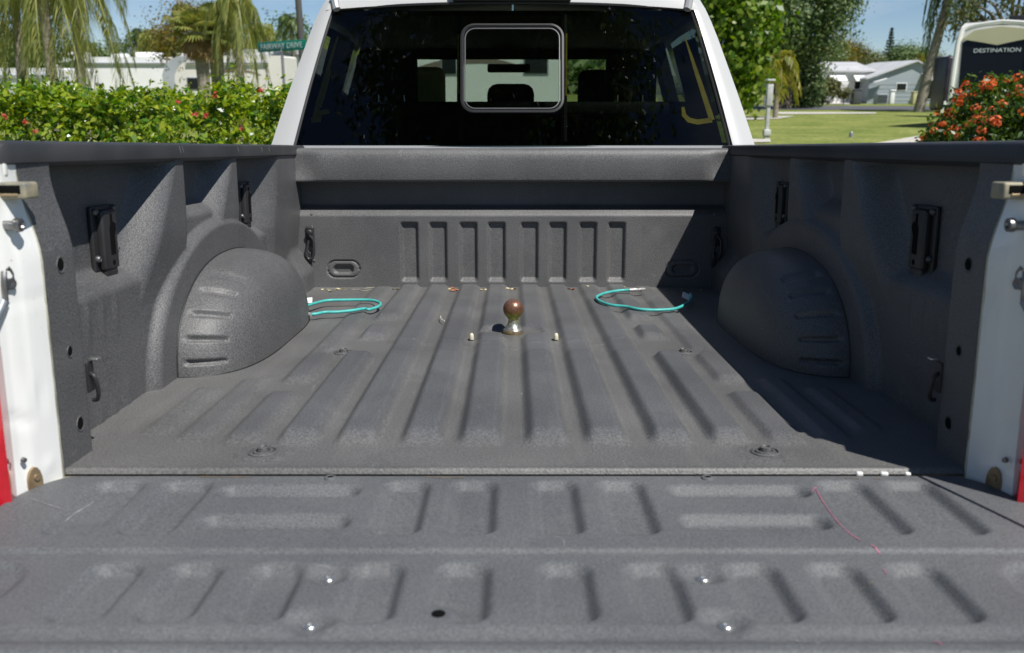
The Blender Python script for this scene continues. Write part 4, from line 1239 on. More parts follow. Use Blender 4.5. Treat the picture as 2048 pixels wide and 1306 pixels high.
def frond(start, az, el, Lf, droop, nl, ll, lw, hang=0.5, side=0.9, seg=14):
    """one feather palm frond; returns (verts, quads)"""
    s = np.linspace(0, 1, seg * 4)
    h = Lf * (s * math.cos(el) * (1 - 0.35 * s * droop))
    z = Lf * (math.sin(el) * s - droop * s ** 2)
    pos = np.stack([start[0] + h * math.cos(az), start[1] + h * math.sin(az), start[2] + z], 1)
    tan = np.gradient(pos, axis=0); tan /= np.linalg.norm(tan, axis=1, keepdims=True)
    sidev = np.array([-math.sin(az), math.cos(az), 0.0])
    V, Q = [], []
    # stalk
    w = 0.03 * (1 - 0.85 * s)[:, None]
    for i in range(0, len(s) - 4, 4):
        a, b_ = pos[i], pos[i + 4]; o = len(V)
        V += [a - sidev * w[i], a + sidev * w[i], b_ + sidev * w[i + 4], b_ - sidev * w[i + 4]]; Q.append((o, o + 1, o + 2, o + 3))
    si = np.linspace(0.12, 1.0, nl)
    for k, t in enumerate(si):
        i = min(int(t * (len(s) - 1)), len(s) - 1)
        p = pos[i]; tg_ = tan[i]
        lsc = ll * (0.55 + 0.45 * math.sin(math.pi * min(1, t * 0.85 + 0.1))) * random.uniform(0.8, 1.15)
        for sg in (-1, 1):
            d = sidev * sg * side * random.uniform(0.6, 1.1) + tg_ * random.uniform(0.35, 0.7)
            d = d + np.array([random.uniform(-.15, .15), random.uniform(-.15, .15), -hang * random.uniform(0.6, 1.4)])
            d /= np.linalg.norm(d)
            mid = p + d * lsc * 0.5 + np.array([0, 0, 0.03 * lsc]); tip = p + d * lsc + np.array([0, 0, -hang * 0.35 * lsc])
            wv = np.cross(d, np.array([0.3, 0.5, 0.8])); wv /= np.linalg.norm(wv) + 1e-9
            o = len(V)
            V += [p, mid + wv * lw, tip, mid - wv * lw]; Q.append((o, o + 1, o + 2, o + 3))
    return np.array(V), np.array(Q)

def palm(name, label, base, trunk_h, trunk_r, nf, Lf, lmat, droop=0.8, ll=0.5, lw=0.018, hang=0.6, nl=55, lean=(0, 0), el=(0.0, 1.2), group=None, dead=0):
    root = empty(name, Matrix.Translation(base)); tag(root, label, 'palm tree', group)
    top = (lean[0], lean[1], trunk_h)
    mb = MB()
    pts = smooth_path([(0, 0, -0.1), (lean[0] * .35, lean[1] * .35, trunk_h * .4), (lean[0], lean[1], trunk_h)], 8)
    mb.tube(pts, [trunk_r * (1.12 - 0.35 * i / (len(pts) - 1) + 0.03 * (i % 2)) for i in range(len(pts))], 12)
    mb.build('trunk', 'palm_bark', root)
    parts = []
    for k in range(nf):
        az = 2 * math.pi * (k * 0.381966) + random.uniform(-.2, .2)
        e_ = el[0] + (el[1] - el[0]) * (k / max(1, nf - 1)) + random.uniform(-.12, .12)
        parts.append(frond(top, az, e_, Lf * random.uniform(.85, 1.1), droop * random.uniform(.85, 1.2), nl, ll, lw, hang))
    leaf_obj('crown', parts, lmat, root)
    if dead:
        parts = [frond((top[0], top[1], top[2] - .15), random.uniform(0, 6.28), random.uniform(-.9, -.3), Lf * random.uniform(.6, .8), 0.6, nl // 2, ll * .8, lw, hang) for _ in range(dead)]
        leaf_obj('dead_fronds', parts, 'leaf_dead', root)
    return root

def fan_palm(name, label, base, trunk_h, trunk_r, nf, Lf, lmat, dead=10, group=None):
    root = empty(name, Matrix.Translation(base)); tag(root, label, 'palm tree', group)
    mb = MB(); mb.tube([(0, 0, -.1), (0, 0, trunk_h * .5), (0, 0, trunk_h)], [trunk_r * 1.1, trunk_r, trunk_r * 1.2], 10); mb.build('trunk', 'palm_bark', root)
    def fan(az, el_, L_, stem):
        V, Q = [], []
        d = np.array([math.cos(az) * math.cos(el_), math.sin(az) * math.cos(el_), math.sin(el_)])
        sv = np.array([-math.sin(az), math.cos(az), 0]); up = np.cross(sv, d) * -1
        hub = np.array([0, 0, trunk_h]) + d * stem
        V += [np.array([0, 0, trunk_h]) - sv * .02, np.array([0, 0, trunk_h]) + sv * .02, hub + sv * .015, hub - sv * .015]; Q.append((0, 1, 2, 3))
        for a in np.linspace(-1.9, 1.9, 24):
            dd = d * math.cos(a) + sv * math.sin(a)
            l_ = L_ * (0.75 + 0.25 * math.cos(a)) * random.uniform(.9, 1.1)
            tip = hub + dd * l_ + np.array([0, 0, -0.22 * l_]); mid = hub + dd * l_ * .55 + up * 0.03 * l_
            wv = np.cross(dd, up) * 0.06 * l_
            o = len(V); V += [hub, mid + wv, tip, mid - wv]; Q.append((o, o + 1, o + 2, o + 3))
        return np.array(V), np.array(Q)
    leaf_obj('crown', [fan(k * 2.4 + random.uniform(-.2, .2), -0.3 + 1.6 * k / nf, Lf * random.uniform(.8, 1.1), Lf * random.uniform(.6, 1.0)) for k in range(nf)], lmat, root)
    if dead: leaf_obj('dead_skirt', [fan(k * 2.4, random.uniform(-1.3, -.55), Lf * .85, Lf * random.uniform(.4, .7)) for k in range(dead)], 'leaf_dead', root)
    return root

MAT['palm_bark'] = mat('palm_bark', (0.20, 0.17, 0.13), (0.30, 0.27, 0.22), vscale=4, rough=0.9, bump=0.6, bscale=14, bdist=0.03, stretch=(1, 1, 4))
MAT['bark'] = mat('tree_bark', (0.09, 0.07, 0.05), (0.15, 0.12, 0.09), vscale=6, rough=0.95, bump=0.6, bscale=20, bdist=0.03)
MAT['leaf_hedge'] = leaf_mat('hedge_leaf', [(0.015, 0.050, 0.007), (0.07, 0.17, 0.014), (0.17, 0.28, 0.018), (0.34, 0.40, 0.028), (0.15, 0.25, 0.02), (0.44, 0.45, 0.055)], rough=0.30, trans=0.38, spec=0.55)
MAT['leaf_ixora'] = leaf_mat('ixora_leaf', [(0.022, 0.055, 0.010), (0.045, 0.10, 0.014), (0.085, 0.15, 0.02), (0.12, 0.17, 0.025)], rough=0.38, trans=0.35)
MAT['petal_orange'] = leaf_mat('orange_petal', [(0.70, 0.14, 0.04), (0.82, 0.22, 0.06), (0.75, 0.17, 0.10)], rough=0.6, trans=0.3)
MAT['petal_red'] = leaf_mat('red_petal', [(0.42, 0.03, 0.03), (0.48, 0.07, 0.05), (0.45, 0.14, 0.08)], rough=0.6, trans=0.3)
MAT['leaf_palm'] = leaf_mat('queen_palm_leaflet', [(0.13, 0.18, 0.045), (0.22, 0.26, 0.07), (0.31, 0.33, 0.09), (0.42, 0.39, 0.13), (0.24, 0.29, 0.12)], rough=0.5, trans=0.45)
MAT['leaf_palm_y'] = leaf_mat('yellowing_palm_leaflet', [(0.13, 0.17, 0.03), (0.23, 0.25, 0.05), (0.34, 0.32, 0.07), (0.38, 0.31, 0.10)], rough=0.5, trans=0.38)
MAT['leaf_fan'] = leaf_mat('fan_palm_leaf', [(0.11, 0.15, 0.04), (0.20, 0.23, 0.06), (0.32, 0.29, 0.08)], rough=0.5, trans=0.3)
MAT['leaf_dead'] = leaf_mat('dead_frond', [(0.22, 0.13, 0.05), (0.32, 0.20, 0.08), (0.36, 0.26, 0.13)], rough=0.8, trans=0.2)
MAT['leaf_dark'] = leaf_mat('dark_tree_leaf', [(0.045, 0.09, 0.028), (0.09, 0.15, 0.045), (0.15, 0.21, 0.07), (0.21, 0.26, 0.10)], rough=0.5, trans=0.28)
MAT['leaf_bright'] = leaf_mat('bright_tree_leaf', [(0.06, 0.13, 0.012), (0.10, 0.19, 0.016), (0.17, 0.26, 0.024), (0.25, 0.30, 0.04)], rough=0.35, trans=0.45)
MAT['leaf_olive'] = leaf_mat('olive_tree_leaf', [(0.07, 0.08, 0.025), (0.11, 0.12, 0.035), (0.16, 0.15, 0.05)], rough=0.55, trans=0.3)
MAT['leaf_orange'] = leaf_mat('yellowing_leaf', [(0.16, 0.15, 0.03), (0.26, 0.17, 0.03), (0.13, 0.15, 0.03)], rough=0.55, trans=0.35)
MAT['leaf_pine'] = leaf_mat('pine_needle', [(0.03, 0.055, 0.035), (0.05, 0.08, 0.05)], rough=0.6, trans=0.15)

# =================================================================== HEDGE AND FLOWERING BUSH
def hedge():
    root = empty('clipped_hedge', Matrix.Translation((-4.6, 8.3, gz(-4.6, 8.3))))
    tag(root, 'dense glossy green hedge with a few red blossoms behind the left bed rail', 'hedge')
    x0, x1 = -3.4, 3.1
    def top(x):
        return 1.66 + 0.05 * np.sin(x * 2.1 + 1) + 0.045 * np.sin(x * 5.3) + 0.03 * np.sin(x * 11.7 + 2) + 0.19 * np.exp(-((x - 2.10) / 0.13) ** 2) + 0.06 * np.exp(-((x - 1.2) / 0.25) ** 2)
    nclus = 5200
    # sprigs on the front face and the top, fewer inside
    side_ = rng.random(nclus)
    cx = rng.uniform(x0, x1, nclus)
    zt = top(cx)
    cz = np.where(side_ < 0.62, rng.uniform(0.35, 1.0, nclus) * zt, zt - rng.random(nclus) ** 2 * 0.16)
    bul = 0.10 * np.sin(cx * 3.1 + cz * 4) + 0.07 * np.sin(cx * 7.7 - cz * 6)
    cy = np.where(side_ < 0.62, -0.55 + bul + rng.random(nclus) ** 2 * 0.30, rng.uniform(-0.5, 0.6, nclus))
    cy = cy + np.where(side_ < 0.62, 0.55 * ss(1.42, 1.72, cz), 0)
    C = np.stack([cx, cy, cz], 1)
    nrm = np.where((side_ < 0.62)[:, None], np.array([0, -0.8, 0.6]), np.array([0, -0.15, 1.0])) + rng.normal(size=(nclus, 3)) * 0.35
    k = 9
    P = np.repeat(C, k, 0) + rng.normal(size=(nclus * k, 3)) * np.array([0.05, 0.05, 0.042])
    NN = np.repeat(nrm, k, 0)
    leaf_obj('foliage', [leaves(P, rng.choice([0.042, 0.060, 0.070, 0.085], len(P)), 0.52, NN, 0.75, 0.10)], 'leaf_hedge', root)
    sh = []
    for _ in range(150):                                   # young shoots standing out of the clipped top
        x = rng.uniform(x0, x1); z = float(top(x)); m_ = 9; t_ = rng.random(m_)[:, None]
        d_ = np.array([rng.normal() * .05, -rng.random() * .08, .08 + .14 * rng.random()])
        sh.append(leaves(np.array([x, rng.uniform(-.3, .4), z - .03]) + t_ * d_ + rng.normal(size=(m_, 3)) * .012, np.full(m_, .05), .45, rng.normal(size=(m_, 3)) + np.array([0, -.3, .5]), .4))
    leaf_obj('shoots', sh, 'leaf_hedge', root)
    # red blossoms
    fl = []
    for px_, py_ in ((10, 234), (411, 233), (391, 229), (482, 258), (432, 192), (357, 203), (523, 181), (50, 243), (70, 262)):
        p = WP(px_, py_, D=7.70) - root.location
        n = 12
        pts = np.array(p) + rng.normal(size=(n, 3)) * 0.010
        fl.append(leaves(pts, np.full(n, 0.028), 0.7, np.tile(np.array([0.1, -1, 0.4]), (n, 1)), 0.6))
    leaf_obj('blossoms', fl, 'petal_red', root)
    mb = MB()
    for x in np.linspace(x0, x1, 22):
        xx = x + random.uniform(-.1, .1)
        mb.tube(smooth_path([(xx, 0.1, -0.05), (xx + random.uniform(-.1, .1), 0.05, 0.6), (xx + random.uniform(-.2, .2), 0, 1.3)], 4), [0.022, .021, .02, .018, .016, .014, .012, .01, .008], 6)
    mb.build('stems', 'bark', root)
hedge()

def ixora():
    c = Vector((5.66, 9.4, 0)); c.z = 0.0
    root = empty('flowering_bush', Matrix.Translation(c))
    tag(root, 'rounded ixora bush covered in orange flower clusters beside the right bed rail', 'bush')
    n = 5200
    d = rng.normal(size=(n, 3)); d[:, 2] = np.abs(d[:, 2]) * 0.9 - 0.25; d /= np.linalg.norm(d, axis=1, keepdims=True)
    rad = np.array([1.12, 1.0, 1.02])
    bump_ = 1 + 0.07 * np.sin(d[:, 0] * 7 + d[:, 2] * 5) + 0.05 * np.sin(d[:, 1] * 11 + d[:, 0] * 9)
    sq = (np.abs(d) ** 5.0).sum(1) ** (-1 / 5.0)
    inner_ = rng.random(n) ** 2.2
    C = d * sq[:, None] * bump_[:, None] * rad * (1 - inner_ * 0.22)[:, None]
    C[:, 2] = C[:, 2] * 1.0 + 0.45
    keep = C[:, 2] > 0.1; C = C[keep]; inner_ = inner_[keep]
    nn = C - np.array([0, 0, .5]); nn /= np.linalg.norm(nn, axis=1, keepdims=True)
    k = 8
    P = np.repeat(C, k, 0) + rng.normal(size=(len(C) * k, 3)) * 0.05
    leaf_obj('foliage', [leaves(P, np.full(len(P), 0.075), 0.42, np.repeat(nn, k, 0), 0.9, 0.12)], 'leaf_ixora', root)
    # upright shoots on top
    sh = []
    for _ in range(40):
        i = rng.integers(0, len(C))
        if nn[i][2] < 0.5: continue
        m_ = 10; t = rng.random(m_)[:, None]
        sh.append(leaves(C[i] + np.array([0, 0, .05]) + t * np.array([0, 0, .16]) + rng.normal(size=(m_, 3)) * .02, np.full(m_, .08), .3, rng.normal(size=(m_, 3)) + np.array([0, 0, .3]), .5))
    leaf_obj('shoots', sh, 'leaf_ixora', root)
    idx = rng.choice(np.nonzero(inner_ < 0.12)[0], 560, replace=False)
    fl = []
    for i in idx:
        p = C[i] * 1.0 + nn[i] * 0.045
        m_ = 30; q = rng.normal(size=(m_, 3)); q /= np.linalg.norm(q, axis=1, keepdims=True)
        pts = p + q * np.array([0.055, 0.055, 0.04]) * rng.uniform(.55, 1.0)
        fl.append(leaves(pts, np.full(m_, 0.034), 0.75, q + nn[i] * 0.8, 0.4))
    leaf_obj('flower_clusters', fl, 'petal_orange', root)
    mb = MB()
    for a in range(14):
        an = a * 2.4
        mb.tube(smooth_path([(0.1 * math.cos(an), 0.1 * math.sin(an), -0.05), (0.4 * math.cos(an), 0.4 * math.sin(an), 0.6), (0.8 * math.cos(an), 0.8 * math.sin(an), 1.2)], 4), [0.02] * 5 + [0.014] * 4, 6)
    mb.build('stems', 'bark', root)
ixora()

# =================================================================== LEFT: PALMS
def at(px, D): p = WP(px, 170, D=D); return (p.x, p.y, gz(p.x, p.y))
G1 = 'queen palms beyond the hedge'
palm('queen_palm', 'tall queen palm with yellowing fronds and pale trunk beyond the hedge', at(40, 18.5), 3.75, 0.095, 24, 2.0, 'leaf_palm_y', droop=1.0, ll=0.42, lw=0.008, hang=0.8, nl=75, lean=(0.15, 0), el=(-.5, 1.2), group=G1)
palm('queen_palm', 'queen palm with shaggy drooping grey green fronds and stout trunk beyond the hedge', at(104, 17.0), 3.6, 0.10, 23, 1.75, 'leaf_palm', droop=1.05, ll=0.40, lw=0.008, hang=0.9, nl=75, lean=(0.05, 0), el=(-.8, 1.2), group=G1)
palm('queen_palm', 'queen palm whose long fronds hang over the white trailer', at(160, 17.8), 3.75, 0.09, 22, 1.85, 'leaf_palm', droop=1.05, ll=0.38, lw=0.008, hang=0.9, nl=75, lean=(0.1, 0), el=(-.6, 1.1), group=G1)
palm('queen_palm', 'slender queen palm with hanging green fronds beside the street sign', at(482, 23.0), 3.5, 0.11, 22, 1.25, 'leaf_palm', droop=1.0, ll=0.36, lw=0.012, hang=0.9, nl=50, lean=(0, 0), el=(-.9, 1.2), group=G1)
fan_palm('fan_palm', 'fan palm with orange brown dead skirt behind the rounded trailer', at(408, 34.0), 3.3, 0.22, 26, 0.72, 'leaf_fan', dead=30)
fan_palm('fan_palm', 'fan palm with yellow green crown and thick brown trunk behind the rounded trailer', at(437, 35.0), 3.5, 0.24, 26, 0.70, 'leaf_fan', dead=22)
tree('broadleaf_tree', 'orange tinged leafy tree behind the fan palms', at(385, 44), 4.2, (0, 0, 3.6), (1.6, 1.2, 1.6), 5200, 0.17, 'leaf_orange', 'bark', clumps=40, csize=.8, trunk_r=.14)
G2 = 'far palms behind the trailers'
for i, (px_, D, h, L_, mm, lab) in enumerate([(290, 62, 4.6, 1.7, 'leaf_dark', 'far dark palm rising behind the long white trailer'), (312, 58, 4.3, 1.6, 'leaf_palm', 'far olive palm behind the long white trailer roof'),
                                        (338, 64, 3.9, 1.5, 'leaf_palm', 'far low palm between the white trailer and the fan palms'), (352, 60, 3.7, 1.4, 'leaf_dark', 'far small dark palm beside the fan palms'),
                                        (590, 48, 4.6, 1.3, 'leaf_dark', 'far dark palm above the green street sign'), (532, 55, 4.6, 1.3, 'leaf_palm', 'far thin palm left of the utility pole'),
                                        (378, 66, 6.6, 1.2, 'leaf_dark', 'tall far dark palm behind the orange tinged tree')]):
    palm('palm_tree', lab, at(px_, D), h, 0.13, 16, L_, mm, droop=.75, ll=.5, lw=.03, hang=.5, nl=26, el=(-.5, 1.2), group=G2)
# low green trees behind the trailers
G3 = 'trees along the far side of the trailer park'
k = 0
for px_, D, h, r_, mm, lab in [(200, 75, 4.2, 3.0, 'leaf_dark', 'rounded dark tree top showing over the long white trailer'), (60, 60, 4.5, 4.0, 'leaf_olive', 'olive tree mass behind the queen palms'), (0, 45, 4.3, 3.2, 'leaf_dark', 'dark tree behind the yellowing queen palm'),
                               (315, 80, 5.4, 3.6, 'leaf_olive', 'olive tree behind the far palms'), (360, 70, 4.9, 2.6, 'leaf_orange', 'yellowish tree behind the fan palms'), (455, 66, 5.2, 2.8, 'leaf_olive', 'olive tree behind the slender queen palm'),
                               (545, 74, 4.8, 3.2, 'leaf_olive', 'olive tree row end under the street sign'), (600, 60, 5.2, 2.6, 'leaf_dark', 'dark tree beside the utility pole')]:
    tree('background_tree', lab, at(px_, D), h, (0, 0, h * 0.68), (r_, r_ * .7, h * .36), 4600, 0.28, mm, 'bark', clumps=36, csize=1.0, trunk_r=.15, group=G3)

# street sign
MAT['sign_green'] = mat('sign_green', (0.0, 0.27, 0.19), (0.0, 0.23, 0.16), vscale=6, rough=0.4)
MAT['sign_white'] = mat('sign_white', (0.75, 0.80, 0.78), rough=0.5)
MAT['galv'] = mat('galvanised_post', (0.28, 0.28, 0.28), (0.36, 0.36, 0.36), vscale=10, rough=0.5, metal=0.6)
pl = WP(516, 95, D=20.6); pr = WP(612, 89, D=19.6)
dirv = (pr - pl); Ls = dirv.length; mid = (pl + pr) / 2
base = Vector((mid.x, mid.y, gz(mid.x, mid.y)))
sg = empty('street_sign', Matrix.Translation(base)); tag(sg, 'green street name sign reading FAIRWAY DRIVE on a post', 'street sign')
rotm = Matrix(((dirv.normalized().x, -dirv.normalized().y, 0), (dirv.normalized().y, dirv.normalized().x, 0), (0, 0, 1))).to_4x4()
tilt_m = Matrix.Rotation(-math.asin(dirv.z / Ls), 4, 'Y')
mb = MB(); mb.box((0, 0, 0), (Ls, 0.006, 0.205), bev=0.002)
bl = mb.build('sign_blade', 'sign_green', sg, Matrix.Translation(mid - base) @ rotm @ tilt_m)
tm = text_mesh('FAIRWAY DRIVE', 0.165, 0.001)
sc_ = (Ls * 0.86) / (max(v.co.x for v in tm.vertices) - min(v.co.x for v in tm.vertices))
letters('FAIRWAY DRIVE', 0.165, 0.001, 'sign_white', bl, Matrix.Translation((-0.01, -0.005, 0)) @ Matrix.Rotation(math.pi / 2, 4, 'X') @ Matrix.Diagonal((sc_, 1, 1, 1)))
mb = MB(); mb.tube([(0, 0.02, -0.1), (0, 0.02, mid.z - base.z + 0.02)], 0.03, 10); mb.box((0, 0.01, mid.z - base.z - 0.11), (0.06, 0.05, 0.04))
mb.build('post', 'galv', sg)
# utility pole
MAT['pole'] = mat('weathered_pole', (0.065, 0.065, 0.065), (0.10, 0.095, 0.09), vscale=8, rough=0.9, stretch=(1, 1, .1))
p = at(611, 34); up_ = MB(); up_.tube([(0, 0, -.2), (-0.06, 0, 3.0), (-0.16, 0, 8.5)], [.125, .12, .10], 12)
up_.box((-0.15, 0, 7.8), (2.2, .1, .12))
tag(up_.build('utility_pole', 'pole', None, Matrix.Translation(p)), 'dark wooden utility pole rising behind the street sign', 'utility pole')

# =================================================================== TRAILERS AND MOTORHOME
MAT['rv_white'] = mat('trailer_white', (0.86, 0.86, 0.855), (0.81, 0.81, 0.80), vscale=1.2, rough=0.4)
MAT['rv_grey'] = mat('trailer_grey', (0.42, 0.44, 0.47), (0.36, 0.38, 0.41), vscale=1.0, rough=0.4)
MAT['rv_beige'] = mat('trailer_beige', (0.74, 0.71, 0.66), (0.70, 0.67, 0.62), vscale=1.0, rough=0.45)
MAT['rv_stripe'] = mat('trailer_stripe', (0.22, 0.17, 0.14), rough=0.4)
MAT['rv_glass'] = mat('trailer_dark_glass', (0.012, 0.014, 0.015), rough=0.12, spec=0.3)
MAT['rv_cream'] = mat('motorhome_cream', (0.78, 0.77, 0.72), (0.74, 0.73, 0.68), vscale=0.8, rough=0.3, coat=0.4)
MAT['rv_cap'] = mat('motorhome_brow', (0.58, 0.55, 0.34), (0.54, 0.51, 0.31), vscale=0.8, rough=0.35)
MAT['blue_tile'] = mat('gravel_grey', (0.3, 0.3, 0.3), rough=0.9)

def trailer(name, label, base, rz, Lx, H, body='rv_white', nose=True, win=(), vents=(), stripe=True, group=None, front_mat='rv_grey'):
    """box trailer along local X, side facing -Y, rounded nose at -X"""
    root = empty(name, Matrix.Translation(base) @ Matrix.Rotation(rz, 4, 'Z')); tag(root, label, 'trailer', group)
    W = 2.4; z0 = 0.55; h = Lx / 2
    rn = 1.15 if nose else 0.12
    prof = [(h, z0), (h, H - 0.08), (h - 0.08, H)]
    prof += [(-h + rn - rn * math.sin(a), H - rn * 0.9 + rn * 0.9 * math.cos(a)) for a in np.linspace(0, math.pi / 2, 10)]
    prof += [(-h + 0.02, z0 + 0.35), (-h + 0.30, z0)]
    mb = MB(); mb.prism(prof, 'y', -W / 2, W / 2); mb.build('body', body, root)
    if nose:
        mb = MB()
        pr_ = [(-h + rn - rn * math.sin(a), H - rn * 0.9 + rn * 0.9 * math.cos(a)) for a in np.linspace(0.25, math.pi / 2, 9)] + [(-h + 0.02, z0 + 0.35)]
        V, Fc = [], []
        for x, z in pr_: V += [(x - .02, -W / 2 - .02, z + .015), (x - .02, W / 2 + .02, z + .015), (x + .55, -W / 2 - .02, z - .05), (x + .55, W / 2 + .02, z - .05)]
        for i in range(len(pr_) - 1):
            o_ = 4 * i; Fc += [(o_, o_ + 1, o_ + 5, o_ + 4), (o_, o_ + 4, o_ + 6, o_ + 2), (o_ + 1, o_ + 3, o_ + 7, o_ + 5)]
        mb.add(V, Fc); mb.build('nose_cap', front_mat, root)
    if stripe:
        mb = MB(); pts = [(-h + 1.0 + t * (Lx - 2), -W / 2 - 0.012, z0 + 0.9 + 0.7 * math.sin(t * 2.4)) for t in np.linspace(0, 1, 14)]
        for i in range(13):
            a, b_ = pts[i], pts[i + 1]; w1_ = 0.02 + 0.07 * math.sin(math.pi * i / 13); w2_ = 0.02 + 0.07 * math.sin(math.pi * (i + 1) / 13)
            mb.add([(a[0], a[1], a[2] - w1_), (b_[0], b_[1], b_[2] - w2_), (b_[0], b_[1], b_[2] + w2_), (a[0], a[1], a[2] + w1_)], [(0, 1, 2, 3)])
        mb.build('stripe', 'rv_stripe', root)
    for x, z, w, hh in win:
        mb = MB(); mb.box((x, -W / 2 - 0.01, z), (w + .08, 0.03, hh + .08), bev=.01); f_ = mb.build('window', 'rv_grey', root)
        mb = MB(); mb.box((x, -W / 2 - 0.028, z), (w, 0.02, hh)); mb.build('pane', 'rv_glass', f_)
    for x, w, hh in vents:
        mb = MB(); mb.box((x, 0, H + hh / 2 - .02), (w, 0.8, hh), bev=hh * .3); mb.build('roof_unit', body, root)
    mb = MB(); mb.tube([(-h + 1.2, -W / 2 - .08, H - .32), (h - .6, -W / 2 - .08, H - .32)], .05, 8); mb.build('awning_roll', 'rv_grey', root)
    for x in (0.2, 1.1):
        mb = MB(); mb.lathe([(.2, -.1), (.34, -.1), (.36, 0), (.34, .1), (.2, .1)], 18, (x, -W / 2 + .15, .36), (0, 1, 0)); mb.build('wheel', 'tyre', root)
    return root
G4 = 'white trailers beyond the hedge'
trailer('travel_trailer', 'long bright white trailer with roof vents behind the drooping palms', at(262, 52), R(4), 8.6, 2.95, win=((3.3, 1.55, .9, .42), (-1.2, 1.45, .18, .18)), nose=False, stripe=False, vents=((-2.6, 1.0, .3), (-.4, .8, .22), (1.2, 1.4, .3), (3.2, .8, .25)), group=G4)
trailer('travel_trailer', 'white trailer end seen between the queen palm trunks', at(30, 42), R(-6), 6.0, 2.2, nose=False, stripe=False, group=G4)
trailer('travel_trailer', 'beige striped trailer with rounded grey nose behind the hedge', at(465, 44), R(-3), 5.6, 2.78, body='rv_beige', nose=True, win=((-1.35, 1.55, .6, .5),), vents=(), group=G4)
trailer('travel_trailer', 'tall white topped trailer below the green street sign', at(560, 50), R(-4), 4.6, 3.28, body='rv_white', nose=False, win=((1.0, 1.5, .9, .5),), stripe=True, group=G4)
trailer('travel_trailer', 'pale trailer seen through the cab windows straight ahead', at(905, 27), R(2), 6.2, 3.1, win=((-0.05, 2.0, .38, .42), (2.35, 2.05, .62, .5), (-2.2, 2.0, .7, .5)), nose=False, stripe=True, group=G4)

# motorhome
def motorhome():
    b = WP(1968, 250, D=31); base = Vector((b.x + .45, 31.8, 0.014))
    root = empty('motorhome', Matrix.Translation(base) @ Matrix.Rotation(R(-43), 4, 'Z'))
    tag(root, 'cream motorhome lettered DESTINATION with a dark panoramic windscreen', 'motorhome')
    W, H, Lg = 2.55, 3.58, 9.5
    # body: cross-section along Y (front at y=0), slightly raked front
    zs = np.array([0.45, 0.9, 1.35, 1.9, 2.6, 3.1, 3.42, 3.58])
    yf = np.array([0.10, 0.0, 0.0, 0.06, 0.16, 0.22, 0.30, 0.70])
    mb = MB()
    prof = [(float(y), float(z)) for y, z in zip(yf, zs)] + [(Lg, 3.58), (Lg, 0.45)]
    mb.prism(prof, 'x', -W / 2, W / 2)
    mb.build('body', 'rv_cream', root)
    # dark windscreen with chevron top
    def fy(z): return float(np.interp(z, zs, yf)) - 0.02
    mb = MB()
    ol_ = [(-1.02, 1.38), (1.02, 1.38), (1.14, 2.9), (0.95, 3.0), (0.0, 2.78), (-0.95, 3.0), (-1.14, 2.9)]
    mb.add([(x, fy(z), z) for x, z in ol_] + [(x, fy(z) + .03, z) for x, z in ol_], [tuple(range(7))] + [(i, (i + 1) % 7, 7 + (i + 1) % 7, 7 + i) for i in range(7)])
    mb.build('windscreen', 'rv_glass', root)
    mb = MB()
    br = [(-1.15, 3.02), (0, 2.80), (1.15, 3.02), (0.8, 3.30), (0.0, 3.40), (-0.8, 3.30)]
    mb.add([(x, fy(z) - .03, z) for x, z in br] + [(x, fy(z) + .05, z) for x, z in br], [tuple(range(6))] + [(i, (i + 1) % 6, 6 + (i + 1) % 6, 6 + i) for i in range(6)])
    mb.build('brow', 'rv_cap', root)
    letters('DESTINATION', 0.19, 0.002, 'sign_white', root, Matrix.Translation((0.02, fy(2.62) - .012, 2.62)) @ Matrix.Rotation(math.pi / 2 - 0.14, 4, 'X') @ Matrix.Diagonal((1.22, 1, 1, 1)))
    for s in (-1, 1):
        mb = MB(); mb.tube(smooth_path([(s * 1.26, .05, .6), (s * 1.26, 0.02, 1.4), (s * 1.27, .10, 2.4), (s * 1.24, .2, 3.15), (s * 1.0, .34, 3.42), (0, .40, 3.55)], 5), .085, 8); mb.build('corner_trim', 'rv_cream', root)
    for y_, z_, w_, h_ in ((1.0, 2.1, .45, 1.0), (2.6, 2.2, 1.4, .7), (5.2, 2.2, 1.2, .6), (7.6, 2.2, 1.0, .6)):
        for s in (-1, 1):
            mb = MB(); mb.box((s * (W / 2 + .005), y_, z_), (.04, w_, h_), bev=.01); mb.build('side_window', 'rv_glass', root)
    mb = MB(); mb.box((0, 3.0, 3.72), (.8, 1.1, .30), bev=.06); mb.build('roof_unit', 'black', root)
    mb = MB(); mb.box((0, -0.03, .62), (2.3, .14, .34), bev=.05); mb.build('bumper', 'rv_grey', root)
    for s in (-1, 1):
        mb = MB(); mb.box((s * .95, -.02, 1.02), (.45, .08, .25), bev=.04); mb.build('headlight', 'alu', root)
        for y_ in (1.7, 7.0):
            mb = MB(); mb.lathe([(.25, -.14), (.45, -.14), (.48, 0), (.45, .14), (.25, .14)], 20, (s * 1.12, y_, .48), (1, 0, 0)); mb.build('wheel', 'tyre', root)
motorhome()

# dark trailer parked behind the motorhome
p = at(1884, 46); mb = MB(); mb.box((0, -1.2, 1.55), (1.5, 1.5, 2.5), bev=.12); mb.mi = 1; mb.box((0.1, -2.02, 1.7), (1.2, .05, 1.6), bev=.02); mb.mi = 2
mb.box((-.1, -2.06, 1.6), (.35, .03, 1.1), rot=Matrix.Rotation(.3, 3, 'Y')); mb.mi = 3; mb.box((0, -2.04, 0.55), (1.5, .06, .4))
MAT['dark_purple'] = mat('dark_purple_paint', (0.035, 0.025, 0.045), (0.05, 0.04, 0.06), vscale=2, rough=0.35)
tag(mb.build('dark_trailer', ['dark_purple', 'rv_glass', 'rv_grey', 'rv_white'], None, Matrix.Translation(p)), 'dark purple trailer parked between the palm trunk and the motorhome', 'trailer')

